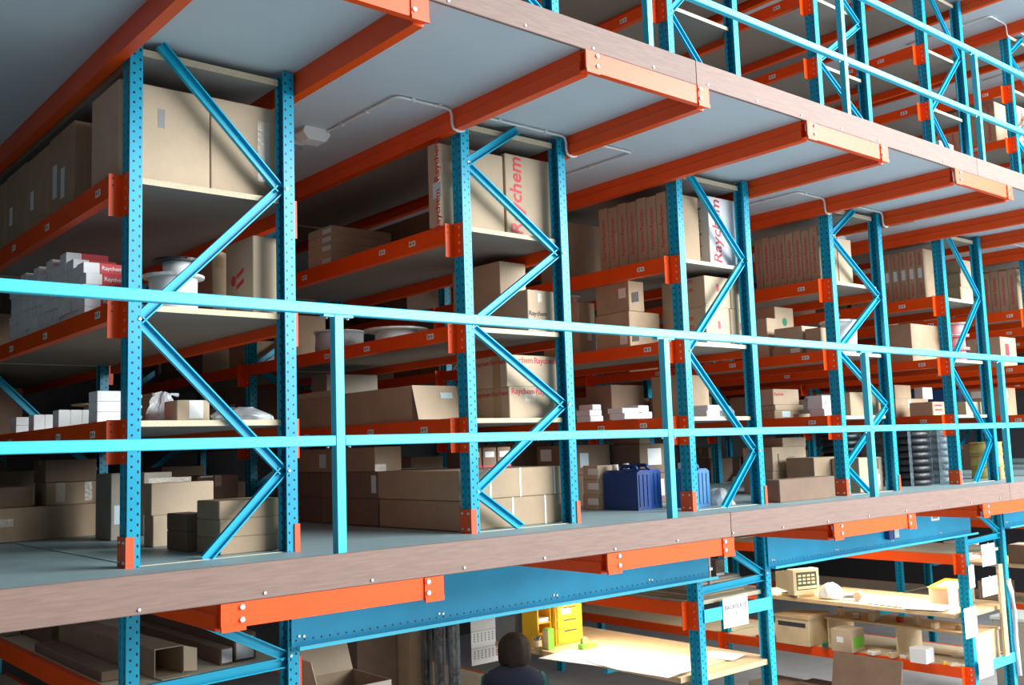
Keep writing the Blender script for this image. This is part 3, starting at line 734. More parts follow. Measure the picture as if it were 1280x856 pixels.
# ---- third rack, low shelf
wsp = []
def white_stack(i, y, u0, spec, lab, g):
    a = on(u0, 525, 'y', y)
    for k, (dx, w, z, h, word) in enumerate(spec):
        t = thing('small_carton', (a.x+dx, y+.01*k, S1+z+.0004), f'{word} small white carton {lab}', 'carton', g)
        obj('carton_body', MB().box(0, w, 0, .16, 0, h, .003), 'white_card', t); obj('end_flap', MB().box(.006, w-.006, -.0009, -.0002, .006, h-.006), 'paper', t)
white_stack(2, .95, 738, [(0, .15, 0, .047, 'lowest'), (.005, .14, .048, .047, 'middle'), (.05, .10, .096, .045, 'topmost')], 'of the left pile on the third rack low shelf', 'white cartons on the third rack')
white_stack(2, .45, 781, [(0, .20, 0, .045, 'lower left'), (.205, .12, 0, .055, 'lower right'), (.0, .19, .046, .04, 'upper left'), (.19, .12, .056, .05, 'topmost')], 'of the right pile on the third rack low shelf', 'white cartons on the third rack')
white_stack(2, .20, 884, [(0, .16, 0, .05, 'lower'), (.03, .20, .051, .045, 'upper')], 'inside the third rack beside the plastic bag, low shelf', 'white cartons on the third rack')
bag('clear plastic bag at the right end of the third rack low shelf', 4.90, .30, S1, .14, .20, .10, seed=5)
fbox('brown carton behind the white ones, low shelf of third rack', 4.62, .38, .50, .30, S1, .36, 'cardboard')
fbox('dark brown carton under the shelf beam, low shelf of third rack', 4.24, .40, .90, .3, S1, .30)
# ---- third rack and the aisle before it, floor
zz = 0
for v, w in ((618.5, 'lowest'), (600, 'middle'), (582, 'topmost')):
    a = on(746.5, v, 'y', .82)
    bF(f'{w} of three small labelled cartons stacked on the deck left of the third rack', .82, 746.5, 766.5, v, zz, ub=728, m='cardboard_light', tape=False, dec=[('L', .06, .04, .12, .05, 'paper')]); zz = a.z+.0005
def jerrycan(label, x, y, z, w, d, h, m, rz=0):
    root = thing('jerrycan', (x, y, z+.0005), label, 'canister', 'plastic canisters', rz)
    s = MB(); ch = .035
    poly = [(-w/2, 0), (w/2, 0), (w/2, h*.84), (w/2-ch, h*.90), (-w/2+ch, h*.90), (-w/2, h*.84)]
    s.prism(poly, -d/2, d/2, 'y'); obj('can_body', s, m, root)
    for k in (-.3, 0, .3): obj('rib', MB().box(k*w-.012, k*w+.012, -d/2-.006, -d/2-.0002, .03, h*.80, .003), m, root)
    obj('handle', MB().tube(tri_smooth([(-.0, -d*.30, h*.895), (0, -d*.28, h*.985), (0, d*.12, h*.985), (0, d*.18, h*.895)]), .014), m, root, smooth=True)
    obj('cap', MB().cyl((0, d*.33, h*.901), .026, .024, .045, 14), 'white_plastic', root)
xj = on(799, 600, 'y', .42).x
jerrycan('dark blue canister, leftmost before the third rack', xj+.075, .62, 0, .15, .36, .34, 'jerry_blue')
jerrycan('dark blue canister between its twin and the third rack upright', xj+.24, .66, S0, .15, .36, .34, 'jerry_blue')
jerrycan('lighter blue canister standing inside the third rack', 4.46, .30, S0, .15, .26, .33, 'jerry_light')
bag('clear plastic bag on the floor inside the third rack', 4.80, .30, S0, .26, .26, .12, seed=8)
fbox('brown carton with one white label behind the canisters, lower', 4.15, .40, 1.25, .5, S0, .26, dec=[('L', .1, .08, .14, .12, 'paper_blue'), ('F', .06, .10, .12, .11, 'paper_blue')])
fbox('brown carton with one white label behind the canisters, upper', 4.15, .40, 1.25, .5, S0+.262, .25, dec=[('L', .05, .12, .14, .10, 'paper'), ('L', .30, .04, .10, .18, 'paper'), ('F', .04, .06, .10, .12, 'paper_blue')])
fbox('lower brown carton with big white labels at the right, third rack floor', 4.60, .40, .95, .5, S0, .25, dec=[('F', .12, .06, .17, .14, 'paper'), ('L', .05, .08, .10, .12, 'paper_blue')])
fbox('upper brown carton with big white labels at the right, third rack floor', 4.60, .40, .95, .5, S0+.252, .25, dec=[('F', .10, .07, .17, .14, 'paper'), ('L', .05, .08, .10, .12, 'paper_blue')])
fbox('small brown carton on top of the labelled ones, third rack floor', 4.66, .14, 1.0, .3, S0+.504, .10, 'cardboard')
bx_ = thing('picture_frame', (4.32, 2.1, S0+.545), 'small pale frame lying on dark cartons deep in the third rack', 'frame')
for a, b, c, d in ((-.17, .17, -.01, .01), (-.17, -.15, -.01, .01), (.15, .17, -.01, .01)):
    pass
obj('frame_bar', MB().box(-.17, .17, -.01, .01, .09, .105), 'wood_pale', bx_); obj('frame_bar', MB().box(-.17, -.15, -.01, .01, 0, .0895), 'wood_pale', bx_); obj('frame_bar', MB().box(.15, .17, -.01, .01, 0, .0895), 'wood_pale', bx_)
fbox('dark carton under the small pale frame, third rack floor', 4.05, .45, 1.95, .45, S0, .543)

# ---- fourth rack
text_row(3, 8, .135, .086, S3, .50, 'fourth rack top shelf', '')
bF('plain upright carton at the front, fourth rack top shelf', .135, 1046, 1063, 297, S3, .40, m='cardboard_light', tape=False)
oc = bF('open carton with a green stamp, fourth rack middle shelf', (3, .20), 968, 991, 383, S2, .28, m='cardboard_light', tape=False)
obj('stamp', MB().lathe([(.028, 0), (.040, 0), (.040, .001), (.028, .001)], 20), 'green_print', oc, (0, -oc.children[0].dimensions.y/2-.0003, .36), (math.pi/2, 0, 0))
bF('small carton with white label leaning before the open one, fourth rack middle shelf', (3, .015), 958, 969.5, 397, S2, .12, m='cardboard_light', tape=False, dec=[('F', .10, .07, .05, .10, 'paper')])
bF('upper carton with green tape, fourth rack middle shelf', (3, .015), 1002, 1023, 407, S2+.075, .30, m='cardboard_light', tape=False, dec=[('F', .09, .07, .06, .03, 'green_print', 'tape')])
bF('lower flat carton with label, fourth rack middle shelf', (3, .015), 1001, 1025, 418, S2, .32, m='cardboard', tape=False, dec=[('L', .20, .02, .10, .04, 'paper')], z_top=S2+.073)
bF('narrow carton beside the green-taped one, fourth rack middle shelf', (3, .015), 1025, 1037, 409, S2, .16, m='cardboard', tape=False)
pail = thing('pail', (6.72, .30, S2+.0005), 'white plastic pail with lid, fourth rack middle shelf', 'bucket')
obj('pail_wall', MB().lathe([(.15, 0), (.165, .30)], 28), 'white_plastic', pail, smooth=True); obj('pail_lid', MB().lathe([(.001, .301), (.175, .301), (.175, .318), (.16, .325), (.001, .325)], 28), 'white_plastic', pail)
obj('printed_mark', MB().box(-.045, -.025, -.166, -.160, .17, .23), 'dark_print', pail)
zz = S1
for k, (uL, uR, v, y, w, m, dc) in enumerate(((998, 1018, 517, .55, 'front small', 'cardboard_light', [('F', .09, .03, .015, .03, 'dark_print', 'hand_hole')]), (968, 1000, 513, .62, 'lowest wide', 'cardboard', [('F', .12, .015, .13, .055, 'paper_blue')]), (969, 1004, 506, .62, 'middle flat', 'cardboard_light', []), (966, 998, 486, .62, 'topmost printed', 'cardboard_light', []))):
    zb = S1 if k < 2 else zz+.0005
    bF(f'{w} carton of the pile at the left, fourth rack low shelf', (3, .015 if k else .05) if k < 2 else yq, uL, uR, v, zb, .22 if k else .06, m=m, tape=False, dec=dc, txt=[('F', 'Raychem', .04, .09, .10, 'red_print')] if k == 3 else ())
    zz = bF.top; yq = bF.yf
bF('lower white printed carton beside the upright, fourth rack low shelf', (3, .015), 1030, 1043, 511, S1, .15, m='white_card', tape=False, name='small_carton', cat='carton'); zz = bF.top
bF('upper white printed carton beside the upright, fourth rack low shelf', (3, .015), 1027, 1042, 494, zz+.001, .15, m='white_card', tape=False, name='small_carton', cat='carton', dec=[('F', .04, .03, .05, .06, 'grey_print', 'stamp')])
bF('tall brown carton behind the guardrail post, fourth rack low shelf', .14, 1062, 1100, 490, S1, .35, m='cardboard', tape=False)
bag('pinkish plastic bag behind the brace, fourth rack low shelf', 6.80, .72, S1, .22, .2, .20, seed=11)
# floor before and in the fourth rack
zz = S0
for v, w, u0, u1 in ((589, 'lowest', 966, 1007), (559, 'middle', 965, 1007), (547, 'topmost', 978, 1007)):
    bF(f'{w} of the light cartons stacked on the deck left of the fourth rack', .80, u0, u1, v, zz+.0005, .34, m='cardboard_light', tape=False, dec=[('F', .30, .08, .10, .06, 'paper')] if w == 'lowest' else [('F', .08, .07, .015, .09, 'dark_print', 'hand_hole'), ('F', .24, .08, .12, .05, 'grey_print', 'stamp')] if w == 'middle' else ()); zz = bF.top
bF('low dark carton lying before the fourth rack upright', -.03, 974, 1043, 600, 0, .15, m='cardboard_dark', tape=False)
bF('brown carton behind the low dark one, left of fourth rack upright', .42, 1017, 1046, 572, S0, .3, m='cardboard', tape=False)
fbox('large carton with pale front inside the fourth rack, floor', 6.62, .40, .13, .28, S0, .31, 'cardboard_light', dec=[('F', .28, .05, .06, .10, 'paper'), ('F', .28, .20, .06, .10, 'cardboard_dark', 'stamp')])
box('little white carton on the deck right of the fourth rack', 7.17, 7.27, .10, .20, 0, .085, m='white_card', tape=False, name='small_carton', cat='carton')

# ---- fifth rack
text_row(4, 6, .21, .092, S3, .53, 'fifth rack top shelf', '', labels=True)
zz = S3
for v, w in ((358, 'lowest'), (341, 'middle'), (324, 'topmost')):
    bF(f'{w} of three stacked cartons, fifth rack top shelf', .25, 1200, 1216, v, zz+.0005, .40, m='cardboard_light', tape=False); zz = on(1200, v, 'y', .25).z
bF('large carton with one flap folded up, fifth rack middle shelf', (4, .015), 1138, 1174, 404, S2, .35, m='cardboard', tape=False)
fbox('dark carton behind the large one, fifth rack middle shelf', 8.30, .40, 1.35, .35, S2, .30)
for k in range(3):
    reel(['lowest', 'middle', 'topmost'][k]+' pink reel stacked inside the fifth rack, middle shelf', 8.945, .27, S2+k*.141, .14, .135, .10, 'pink_reel', 'pink_reel' if k < 2 else 'white_plastic', .010, 'pink reels')
bF('brown carton with white label at the left, fifth rack low shelf', (4, .015), 1119, 1160, 498, S1, .3, m='cardboard', tape=False, dec=[('F', .26, .10, .06, .09, 'paper')])
zt_ = bF.top+.001; yt_ = bF.yf
bF('brown carton on top at the left, fifth rack low shelf', yt_+.03, 1118, 1138, 481, zt_, .2, m='cardboard', tape=False)
bF('white upright carton on the labelled one, fifth rack low shelf', yt_+.03, 1153, 1165, 484, zt_, .1, m='white_card', tape=False, name='small_carton', cat='carton')
bF('carton with red printed lines beside the upright, fifth rack low shelf', (4, .015), 1165, 1181, 502, S1, .25, m='cardboard_light', tape=False, dec=[('F', .05, .05+.045*k, .15, .018, 'red_print', 'printed_line') for k in range(3)])
bF('wide carton inside the fifth rack, low shelf', .14, 1207, 1232, 502, S1, .28, m='cardboard_light', tape=False)
fbox('darker carton behind the wide one, fifth rack low shelf', 8.42, .50, 1.0, .3, S1, .33)
# floor: stacked coils in film before and in the fifth rack
def coil(x, y, z, R, r, label, m, group):
    t = thing('cable_coil', (x, y, z+.0004), label, 'coil', group)
    me = cached(('coil', R, r, m), lambda: MB().lathe([(R-r*1.6, r*.15), (R-r*.5, 0), (R+r*.5, 0), (R+r, r*.45), (R+r, r*1.2), (R+r*.5, r*1.65), (R-r*.5, r*1.65), (R-r*1.6, r*1.45), (R-r*1.6, r*.15)], 20).mesh('winding', m, True))
    link('winding', me, parent=t)
    bm2 = cached(('band', R, r), lambda: MB().box(-R-r-.004, -R+r*1.2, -.015, .015, r*1.66, r*1.7).box(-R-r-.005, -R-r-.001, -.015, .015, .0, r*1.7).mesh('tie_band', 'bag_film'))
    for a in (.6, 2.2, 3.9): link('tie_band', bm2, (0, 0, 0), (0, 0, a), parent=t)
for c, (x, y, m, R, w) in enumerate(((7.75, 1.0, 'black_rubber', .16, 'left stack before the fifth rack'), (8.0, .40, 'black_rubber', .18, 'right stack before the fifth rack'), (8.52, .36, 'bag_film', .17, 'clear-wrapped stack inside the fifth rack'), (8.62, .85, 'bag_film', .18, 'rear clear-wrapped stack inside the fifth rack'))):
    for k in range(8):
        coil(x, y, (S0 if c > 1 else 0)+k*.0685, R, .04, f'{["lowest", "second", "third", "fourth", "fifth", "sixth", "seventh", "topmost"][k]} coil of the {w}', m, 'stacked cable coils')
for k in range(3):
    reel(['lowest', 'middle', 'topmost'][k]+' yellow spool stacked at the right edge of the picture', 9.62, .35, k*.136, .17, .13, .165, 'yellow_reel', 'yellow_reel', .012, 'yellow spools')
reel('single yellow spool inside the fifth rack beside its right upright', 8.98, .95, S0, .14, .24, .135, 'yellow_reel', 'yellow_reel', .012)
# ---- sixth rack
text_row(5, 6, .16, .10, S3, .50, 'sixth rack top shelf', '')
fbox('carton with red fragile sign on its side, sixth rack middle shelf', 10.32, .42, .40, .4, S2, .36, 'cardboard_light', dec=[('F', .12, .10, .10, .18, 'red_print', 'printed_mark'), ('L', .12, .10, .10, .18, 'red_print', 'printed_mark')])
fbox('grey carton left of the fragile one, sixth rack middle shelf', 10.32, .40, .95, .4, S2, .22, 'cardboard_grey')
fbox('carton with white top label, sixth rack low shelf', 10.31, .42, .45, .4, S1, .33, 'cardboard', dec=[('F', .03, .22, .18, .08, 'paper'), ('L', .06, .22, .18, .08, 'paper')])
fbox('blue storage bin behind the labelled carton, sixth rack low shelf', 10.32, .4, 1.1, .5, S1, .36, 'blue_bin')

# ---- deep bays: stock standing in the dark behind the front frames
rr = random.Random(21)
for i in range(0, 7):
    for lv in (0, 1, 2, 3):
        for b in (0, 1):
            if b == 0:
                if i < 5 and (i < 3 or lv in (0,)): continue
                y = 1.9 if lv == 3 or i < 5 else 1.75
            else: y = 3.16
            yend = 2.9 if b == 0 else 5.8
            n = 0
            while y < yend-.35 and n < (5 if b else 2):
                d = rr.uniform(.28, .48); h = rr.uniform(.22, .48) if lv else rr.uniform(.25, .55)
                if lv == 2: h = min(h, .42)
                if rr.random() < .82:
                    where = ['floor', 'low shelf', 'middle shelf', 'top shelf'][lv]
                    mm = rr.choice(['cardboard_dark', 'cardboard_dark', 'cardboard_dark', 'cardboard'])  # mostly dark card, putting the shade of the bays into the stock colour
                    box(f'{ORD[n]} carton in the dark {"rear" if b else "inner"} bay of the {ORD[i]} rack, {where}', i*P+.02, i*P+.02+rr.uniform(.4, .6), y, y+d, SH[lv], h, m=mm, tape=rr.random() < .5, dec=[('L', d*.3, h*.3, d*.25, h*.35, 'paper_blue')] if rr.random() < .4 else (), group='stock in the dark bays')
                y += d+rr.uniform(.02, .22); n += 1

# ---- upper level stock
zu = LV
box('open carton with white side, upper level above the fourth rack', 6.45, 6.78, .5, .8, zu+S0, .28, m='cardboard_light', tape=False, dec=[('F', .06, .05, .14, .15, 'paper')])
box('white and blue printed carton, upper level low shelf above the fifth rack', 8.72, 9.04, .16, .5, zu+S1, .30, m='white_card', tape=False, dec=[('F', .0, .0, .32, .10, 'paper_blue', 'printed_band'), ('F', .06, .20, .16, .02, 'red_print', 'printed_line')])
for k in range(2): box(f'{["lower", "upper"][k]} dark blue bin on the deck, upper level above the fifth rack', 8.30, 8.95, .20, .75, zu+S0+k*.22, .215, m='blue_bin', tape=False, name='storage_bin', cat='bin')
box('dark blue bin on the deck, upper level before the sixth rack', 10.32, 10.9, .25, .8, zu+S0, .42, m='blue_bin', tape=False, name='storage_bin', cat='bin')
for k in range(6): box(f'{ORD[k]} upright carton with red lettering, upper level above the sixth rack', 10.33, 10.75, .24+k*.15, .385+k*.15, zu+S2, .52, tape=False, txt=[('L', 'Raychem Raychem', .055, .072, .26, 'red_print', math.pi/2)])
box('pale carton with red lettering facing out, upper level above the sixth rack', 10.72, 11.08, .14, .235, zu+S2, .52, m='cardboard_light', tape=False, txt=[('F', 'Raychem', .12, .12, .26, 'red_print', math.pi/2)])

# ================================================================== ground floor under the deck
def atz(u, v, z): return on(u, v, 'z', z)
# assumed fluorescent battens, out of view, added to light the benches and aisles
def fluorescent(x, y, z, watt, label):
    root = thing('fluorescent_light', (x, y, z), label, 'light', 'assumed fluorescent lights over the benches')
    obj('housing', MB().box(-.06, .06, -.65, .65, -.07, -.0005, .006), 'lamp_body', root)
    obj('tube', MB().cyl((0, -.60, -.095), .015, .015, 1.2, 10, 'y'), 'fluor', root)
    for yy in (-.62, .605): obj('lamp_holder', MB().box(-.012, .012, yy, yy+.014, -.115, -.0702), 'lamp_body', root)
    l = bpy.data.lights.new('tube_light', 'AREA'); l.shape = 'RECTANGLE'; l.size = .10; l.size_y = 1.2; l.energy = watt; l.color = (1.0, .90, .74)
    lo = link('tube_light', l, (0, 0, -.13), parent=root)
for (x, y, z, e, w) in ((4.40, .95, -.692, 11, 'work shelf of the third rack'), (8.55, .95, -.722, 18, 'front of the right work shelf'), (8.55, 2.3, -.722, 14, 'rear of the right work shelf'), (7.15, 1.2, -.0405, 16, 'aisle before the right bench'), (3.0, 1.6, -.0405, 5, 'aisle behind the person'), (12.9, 1.2, -.722, 16, 'far right work shelf')):
    fluorescent(x, y, z, e, f'lit fluorescent light over the {w}')
# extra ties on the ground racks
for o in [q for q in bpy.data.objects if q.name.startswith('storage_rack') and 'ground-floor' in q.get('label', '')]:
    def work_shelf(z, y1):
        obj('work_shelf', MB().prism([(.068, .03), (WD-.068, .03), (WD-.068, .114), (WD+.03, .114), (WD+.03, y1), (-.10, y1), (-.10, .114), (.068, .114)], z-.04, z, 'z'), 'wood', o)
        for yy in (.9, y1-.15): obj('bracket', MB().box(-.06, WD, yy, yy+.04, z-.09, z-.0405), 'blue_paint', o)
    if 'third mezzanine' in o['label']: work_shelf(-1.19, 2.25)
    if 'fifth mezzanine' in o['label']: work_shelf(-1.27, 2.6)
    if 'far right' in o['label']: work_shelf(-1.27, 2.6)
    if 'third mezzanine' in o['label']: obj('tie_bar', MB().box(.05, WD-.03, -.012, -.002, -.81, -.715, .002), 'rail_paint', o)
    if 'fifth mezzanine' in o['label']: obj('tie_bar', MB().box(.05, WD-.03, -.012, -.002, -1.86, -1.76, .002), 'rail_paint', o)
# ---- first ground rack: long cartons
T1 = -.5645
oe = thing('open_carton', (.275, .18, T1+.0006), 'long open-ended carton with flared flap, under the first rack', 'box', rz=.06)
obj('carton_body', MB().box(-.075, -.071, 0, 1.3, 0, .14).box(.071, .075, 0, 1.3, 0, .14).box(-.071, .071, 0, 1.3, 0, .004).box(-.071, .071, 0, 1.3, .136, .14), 'cardboard', oe)
obj('end_flap', MB().prism([(.074, .012), (.145, .005), (.145, .115), (.074, .138)], -.004, 0, 'y'), 'cardboard_light', oe, (0, -.002, 0), (0, 0, 0))
obj('end_flap', MB().box(-.07, .07, -.075, -.001, -.0, .004), 'cardboard_light', oe)
def endbox(label, u0, v0, u1, y, z, h, d, m='cardboard_dark'):
    a = on(u0, v0, 'y', y); b = on(u1, v0, 'y', y)
    return box(label, a.x, b.x, y, y+d, z, h, m=m, tape=False, dec=[('F', .01, .01, (b.x-a.x)*.8, h*.8, 'paper')])
endbox('long carton with white end label, right of the open-ended one', 275, 820, 291, .22, T1, .085, 1.4)
endbox('long carton with printed white end, beside the diagonal brace', 293, 808, 320, .25, T1, .14, 1.5)
box('wide flat dark carton lying at the left under the first rack', -.015, .10, .30, 1.45, T1, .05, m='cardboard_dark', tape=False)
box('long dark carton behind the open-ended one', .10, .25, 1.55, 2.85, T1, .12, m='cardboard_dark', tape=False)
box('grey carton far left under the deck', -.01, .09, 2.15, 2.5, T1, .17, m='cardboard_grey', tape=False)
# ---- open carton pile in the aisle
for k in range(2): box(f'{["bottom", "second"][k]} carton of the pile carrying the open carton', 1.22, 1.75, .35, .85, GZ+k*.70, .698, m='cardboard_dark')
zc = GZ+1.40
oc = thing('open_carton', (1.47, .60, zc), 'open carton with raised flaps standing on a pile under the deck', 'box')
obj('carton_body', MB().box(-.24, .24, -.22, -.215, .001, .42).box(-.24, .24, .215, .22, .001, .42).box(-.24, -.235, -.215, .215, .001, .42).box(.235, .24, -.215, .215, .001, .42).box(-.235, .235, -.215, .215, .001, .006), 'cardboard', oc)
obj('front_flap', MB().prism([(-.221, .42), (-.226, .42), (-.245, .25), (-.240, .25)], -.12, .235, 'x'), 'cardboard_grey', oc)
obj('side_flap', MB().prism([(-.24, .42), (-.235, .42), (-.285, .60), (-.29, .60)], -.2, .2, 'y'), 'cardboard_light', oc)
obj('rear_flap', MB().prism([(.215, .42), (.22, .42), (.30, .60), (.295, .60)], -.235, .235, 'x'), 'cardboard_light', oc)
obj('packing_paper', MB().box(-.22, .22, -.20, .20, .007, .30, .01), 'coat_dark', oc)  # dark block put in for the shade inside the open carton
# ---- tall cartons, coats, calendar
a = on(512, 790, 'y', 3.3); b = on(557, 790, 'y', 3.3)
box('tall light brown carton standing on end behind the hanging coats', a.x, 4.03, 3.3, 3.6, GZ, 1.50, m='cardboard', tape=False)
a = on(446, 790, 'y', 3.5); b = on(509, 790, 'y', 3.5)
box('tall dark brown carton left of the light one behind the coats', a.x, 3.80, 3.5, 3.8, GZ, 1.56, m='cardboard_dark', tape=False)
for k, uu in enumerate((543, 560, 578)):
    p = on(uu, 800, 'x', 3.99)
    t = thing('garment_bag', (3.895, p.y, -.70), f'{["left", "middle", "right"][k]} dark coat in clear film hanging from the shelf beam', 'coat', 'coats hanging in film', rz=.95)
    s = MB(); n = 14; top = [(-.02, .02), (-.24, .035), (-.34, .12), (-.6, .14), (-1.0, .15), (-1.15, .15)]
    pts = []
    for (z, w) in top:
        for j in range(n):
            q = 2*math.pi*j/n; s.v.append((w*math.cos(q)*(1+.12*math.sin(5*q+k)), .045*math.sin(q)*(1+.3*math.sin(4*q)), z))
    for i in range(len(top)-1):
        for j in range(n): jj = (j+1) % n; s.face((i*n+j, i*n+jj, (i+1)*n+jj, (i+1)*n+j))
    s.face(range(n)); s.face([(len(top)-1)*n+j for j in range(n)])
    obj('film', s, 'garment_film', t)
    obj('coat', MB().prism([(-.03, -.28), (-.105, -.36), (-.125, -1.08), (.125, -1.08), (.105, -.36), (.03, -.28)], -.026, .026, 'y'), 'coat_dark', t)
    obj('hanger_hook', MB().tube(tri_smooth([(0, 0, -.03), (0, 0, .0), (.02, 0, .03), (.16, -.03, .036)]), .004), 'zinc', t)
cal = thing('calendar', (on(588, 766, 'y', 2.975).x, 2.975, -1.06), 'white three-month wall calendar behind the person', 'calendar')
obj('sheet', MB().box(0, .36, 0, .004, -.49, 0), 'paper', cal)
obj('binding', MB().box(0, .36, -.003, -.0003, -.012, 0), 'zinc', cal)
for r in range(3):
    y0 = -.05-.16*r
    if r: obj('month_fold', MB().box(0, .36, -.0035, -.0003, y0+.035, y0+.038), 'grey_print', cal)
    for q in range(4 if r else 2):
        for c in range(7): obj('day_mark', cached(('day', c == 6), lambda: MB().box(0, .016, -.0012, -.0003, 0, .014).mesh('day_mark', 'red_print' if c == 6 else 'grey_print')), cal, (.03+.045*c, 0, y0-.022*q)) if False else link('day_mark', cached(('day', c == 6), lambda: MB().box(0, .016, -.0012, -.0003, 0, .014).mesh('day_mark', 'red_print' if c == 6 else 'grey_print')), (.03+.045*c, 0, y0-.022*q), parent=cal)
# ---- third ground rack: work shelf at hand height
Z2 = -1.1895; Z1 = -.6595
def sheet(label, u, v, z, w, d, rz, m='paper', name='paper_sheet', cat='paper', dz=0., group='papers on the benches'):
    p = atz(u, v, z); t = thing(name, (p.x, p.y, z+.0006+dz), label, cat, group, rz)
    obj('top_page', MB().box(-w/2, w/2, -d/2, d/2, .003, .0045), m, t); obj('under_page', MB().box(-w/2+.006, w/2+.004, -d/2-.005, d/2-.004, 0, .0028), m, t)
for k, (u, v, w, d, rz, lab) in enumerate(((730, 822, .42, .60, .2, 'large white sheet nearest the person on the work shelf'), (780, 829, .40, .5, -.15, 'large white sheet in the middle of the work shelf'), (822, 838, .40, .45, .1, 'white sheet hanging toward the rack upright on the work shelf'))):
    sheet(lab, u, v, Z2, w, d, rz, dz=.005*k)
def on_shelf(u, v, z): p = atz(u, v, z); return p
yc = thing('drawer_cabinet', (4.405, 1.66, Z2+.0005), 'yellow drawer cabinet standing on the work shelf', 'cabinet')
obj('cabinet_body', MB().box(-.19, .13, 0, .30, 0, .345, .004), 'yellow_cabinet', yc)
for z0, z1 in ((.02, .13), (.14, .22), (.23, .325)):
    dr = obj('drawer', MB().box(-.175, .115, -.012, -.0004, z0, z1, .003), 'yellow_cabinet', yc); obj('handle', MB().box(-.10, .04, -.018, -.0124, z1-.018, z1-.008), 'dark_print', dr)
obj('paper_label', MB().box(-.13, -.02, -.0135, -.0123, .26, .31), 'paper', yc)
yp = thing('pigeonhole_unit', (4.13, 1.70, Z2+.0005), 'yellow open pigeonhole unit left of the drawer cabinet', 'shelf')
obj('back_panel', MB().box(-.085, .075, .185, .20, 0, .38), 'yellow_cabinet', yp)
for x in (-.085, .06): obj('side_panel', MB().box(x, x+.015, 0, .1845, 0, .38), 'yellow_cabinet', yp)
for z in (.0, .10, .20, .365): obj('shelf', MB().box(-.0695, .0595, 0, .184, z, z+.01), 'yellow_cabinet', yp)
obj('document', MB().box(-.06, .05, .01, .17, .2105, .245), 'paper', yp)
gb = thing('grey_case', (4.18, 2.115, Z2+.0005), 'grey case with wooden lid beside the head of the person', 'case')
obj('case_body', MB().box(-.16, .16, -.13, .13, 0, .27, .006), 'steel_grey', gb); obj('lid', MB().box(-.20, .19, -.15, .15, .2705, .292, .003), 'wood', gb)
rb = thing('toolbox', (3.93, 1.93, Z2+.0005), 'red metal toolbox between the head of the person and the grey case', 'toolbox'); bpy.data.objects.remove(rb)
rb = thing('toolbox', (4.10, 2.11, Z2+.295), 'flat red toolbox lying on the lid of the grey case', 'toolbox')
obj('case_body', MB().box(-.10, .10, -.07, .07, 0, .06, .006), 'red_plastic', rb); obj('latch', MB().box(-.015, .015, -.076, -.0703, .02, .045), 'white_plastic', rb)
gl = thing('drinking_glass', (3.985, 1.64, Z2+.0005), 'clear drinking glass on the work shelf', 'glass')
obj('glass_wall', MB().lathe([(.03, 0), (.036, .12), (.033, .12), (.027, .006)], 18), 'glass', gl, smooth=True); obj('paper_label', MB().lathe([(.0345, .04), (.036, .09), (.0365, .09), (.035, .04)], 18), 'wood_pale', gl)
p = on_shelf(686, 811, Z2); gn = thing('green_carton', (p.x, p.y, Z2+.0005), 'bright green small drink carton on the work shelf', 'carton')
obj('carton_body', MB().box(-.035, .035, -.035, .035, 0, .17, .003), 'green_plastic', gn); obj('side_panel', MB().box(-.0362, -.0353, -.033, .033, .01, .16), 'wood_pale', gn)
p = on_shelf(734, 812, Z2); td = thing('tape_dispenser', (p.x+.05, p.y+.05, Z2+.0005), 'green tape dispenser right of the yellow cabinet', 'dispenser')
obj('base', MB().prism([(-.08, 0), (.09, 0), (.09, .03), (.04, .035), (-.05, .05), (-.08, .04)], -.03, .03, 'y'), 'green_plastic', td); obj('tape_roll', MB().cyl((-.03, -.012, .066), .035, .035, .024, 16, 'y'), 'tape', td); obj('cutter', MB().box(.07, .085, -.012, .012, .0305, .05), 'zinc', td)
# flat boards above and boxes below
for k in range(6): box(f'{["lowest", "second", "third", "fourth", "fifth", "topmost"][k]} flat board in the pile on the upper ground shelf, third rack', 4.20+.01*(k % 3), 4.86-.012*(k % 2), .14+.006*k, 1.5, Z1+k*.0205, .0198, m=['cardboard', 'cardboard_light', 'cardboard_grey'][k % 3], tape=False, name='flat_board', cat='board', group='flat boards')
tb = box('tilted red-brown box with white edge on the flat boards', 4.62, 4.72, .22, .40, Z1+.1235, .12, m='cardboard_dark', tape=False, dec=[('F', .0, .0, .10, .02, 'paper', 'printed_edge')])
Z3 = -1.8495
for k, (x, y, w, d, h, lab, m) in enumerate(((4.02, .75, .30, .55, .10, 'open wooden tray of parts under the work shelf', 'wood_pale'), (4.05, 1.45, .35, .30, .14, 'grey carton under the work shelf', 'cardboard_grey'))):
    if k == 0:
        t = thing('parts_tray', (x, y, Z3), lab, 'tray'); obj('tray_base', MB().box(0, w, 0, d, .0005, .012), m, t)
        for q in ((0, .012, 0, d), (w-.012, w, 0, d), (.0125, w-.0125, 0, .012), (.0125, w-.0125, d-.012, d)): obj('tray_wall', MB().box(q[0], q[1], q[2], q[3], .0125, h), m, t)
        rp = random.Random(4)
        for j in range(9):
            c = thing('metal_part', (x+.05+rp.uniform(0, .2), y+.04+j*.055, Z3+.0125), f'{ORD[j] if j < 8 else "last"} small part in the wooden tray', 'part', 'parts in the tray', rp.uniform(0, 3))
            obj('block', MB().box(-.03, .03, -.02, .02, 0, .05, .004), rp.choice(['red_plastic', 'steel_grey', 'wood_pale', 'black_rubber']), c); obj('stud', MB().cyl((0, 0, .0501), .009, .009, .03, 8), 'zinc', c)
    else: box(lab, x, x+w, y, y+d, Z3, h, m=m, tape=False)
tubep = on(695, 845, 'x', 3.85)
tb = thing('paper_roll', (3.86, 1.62, GZ+.0005), 'tall grey paper roll standing right of the person', 'roll')
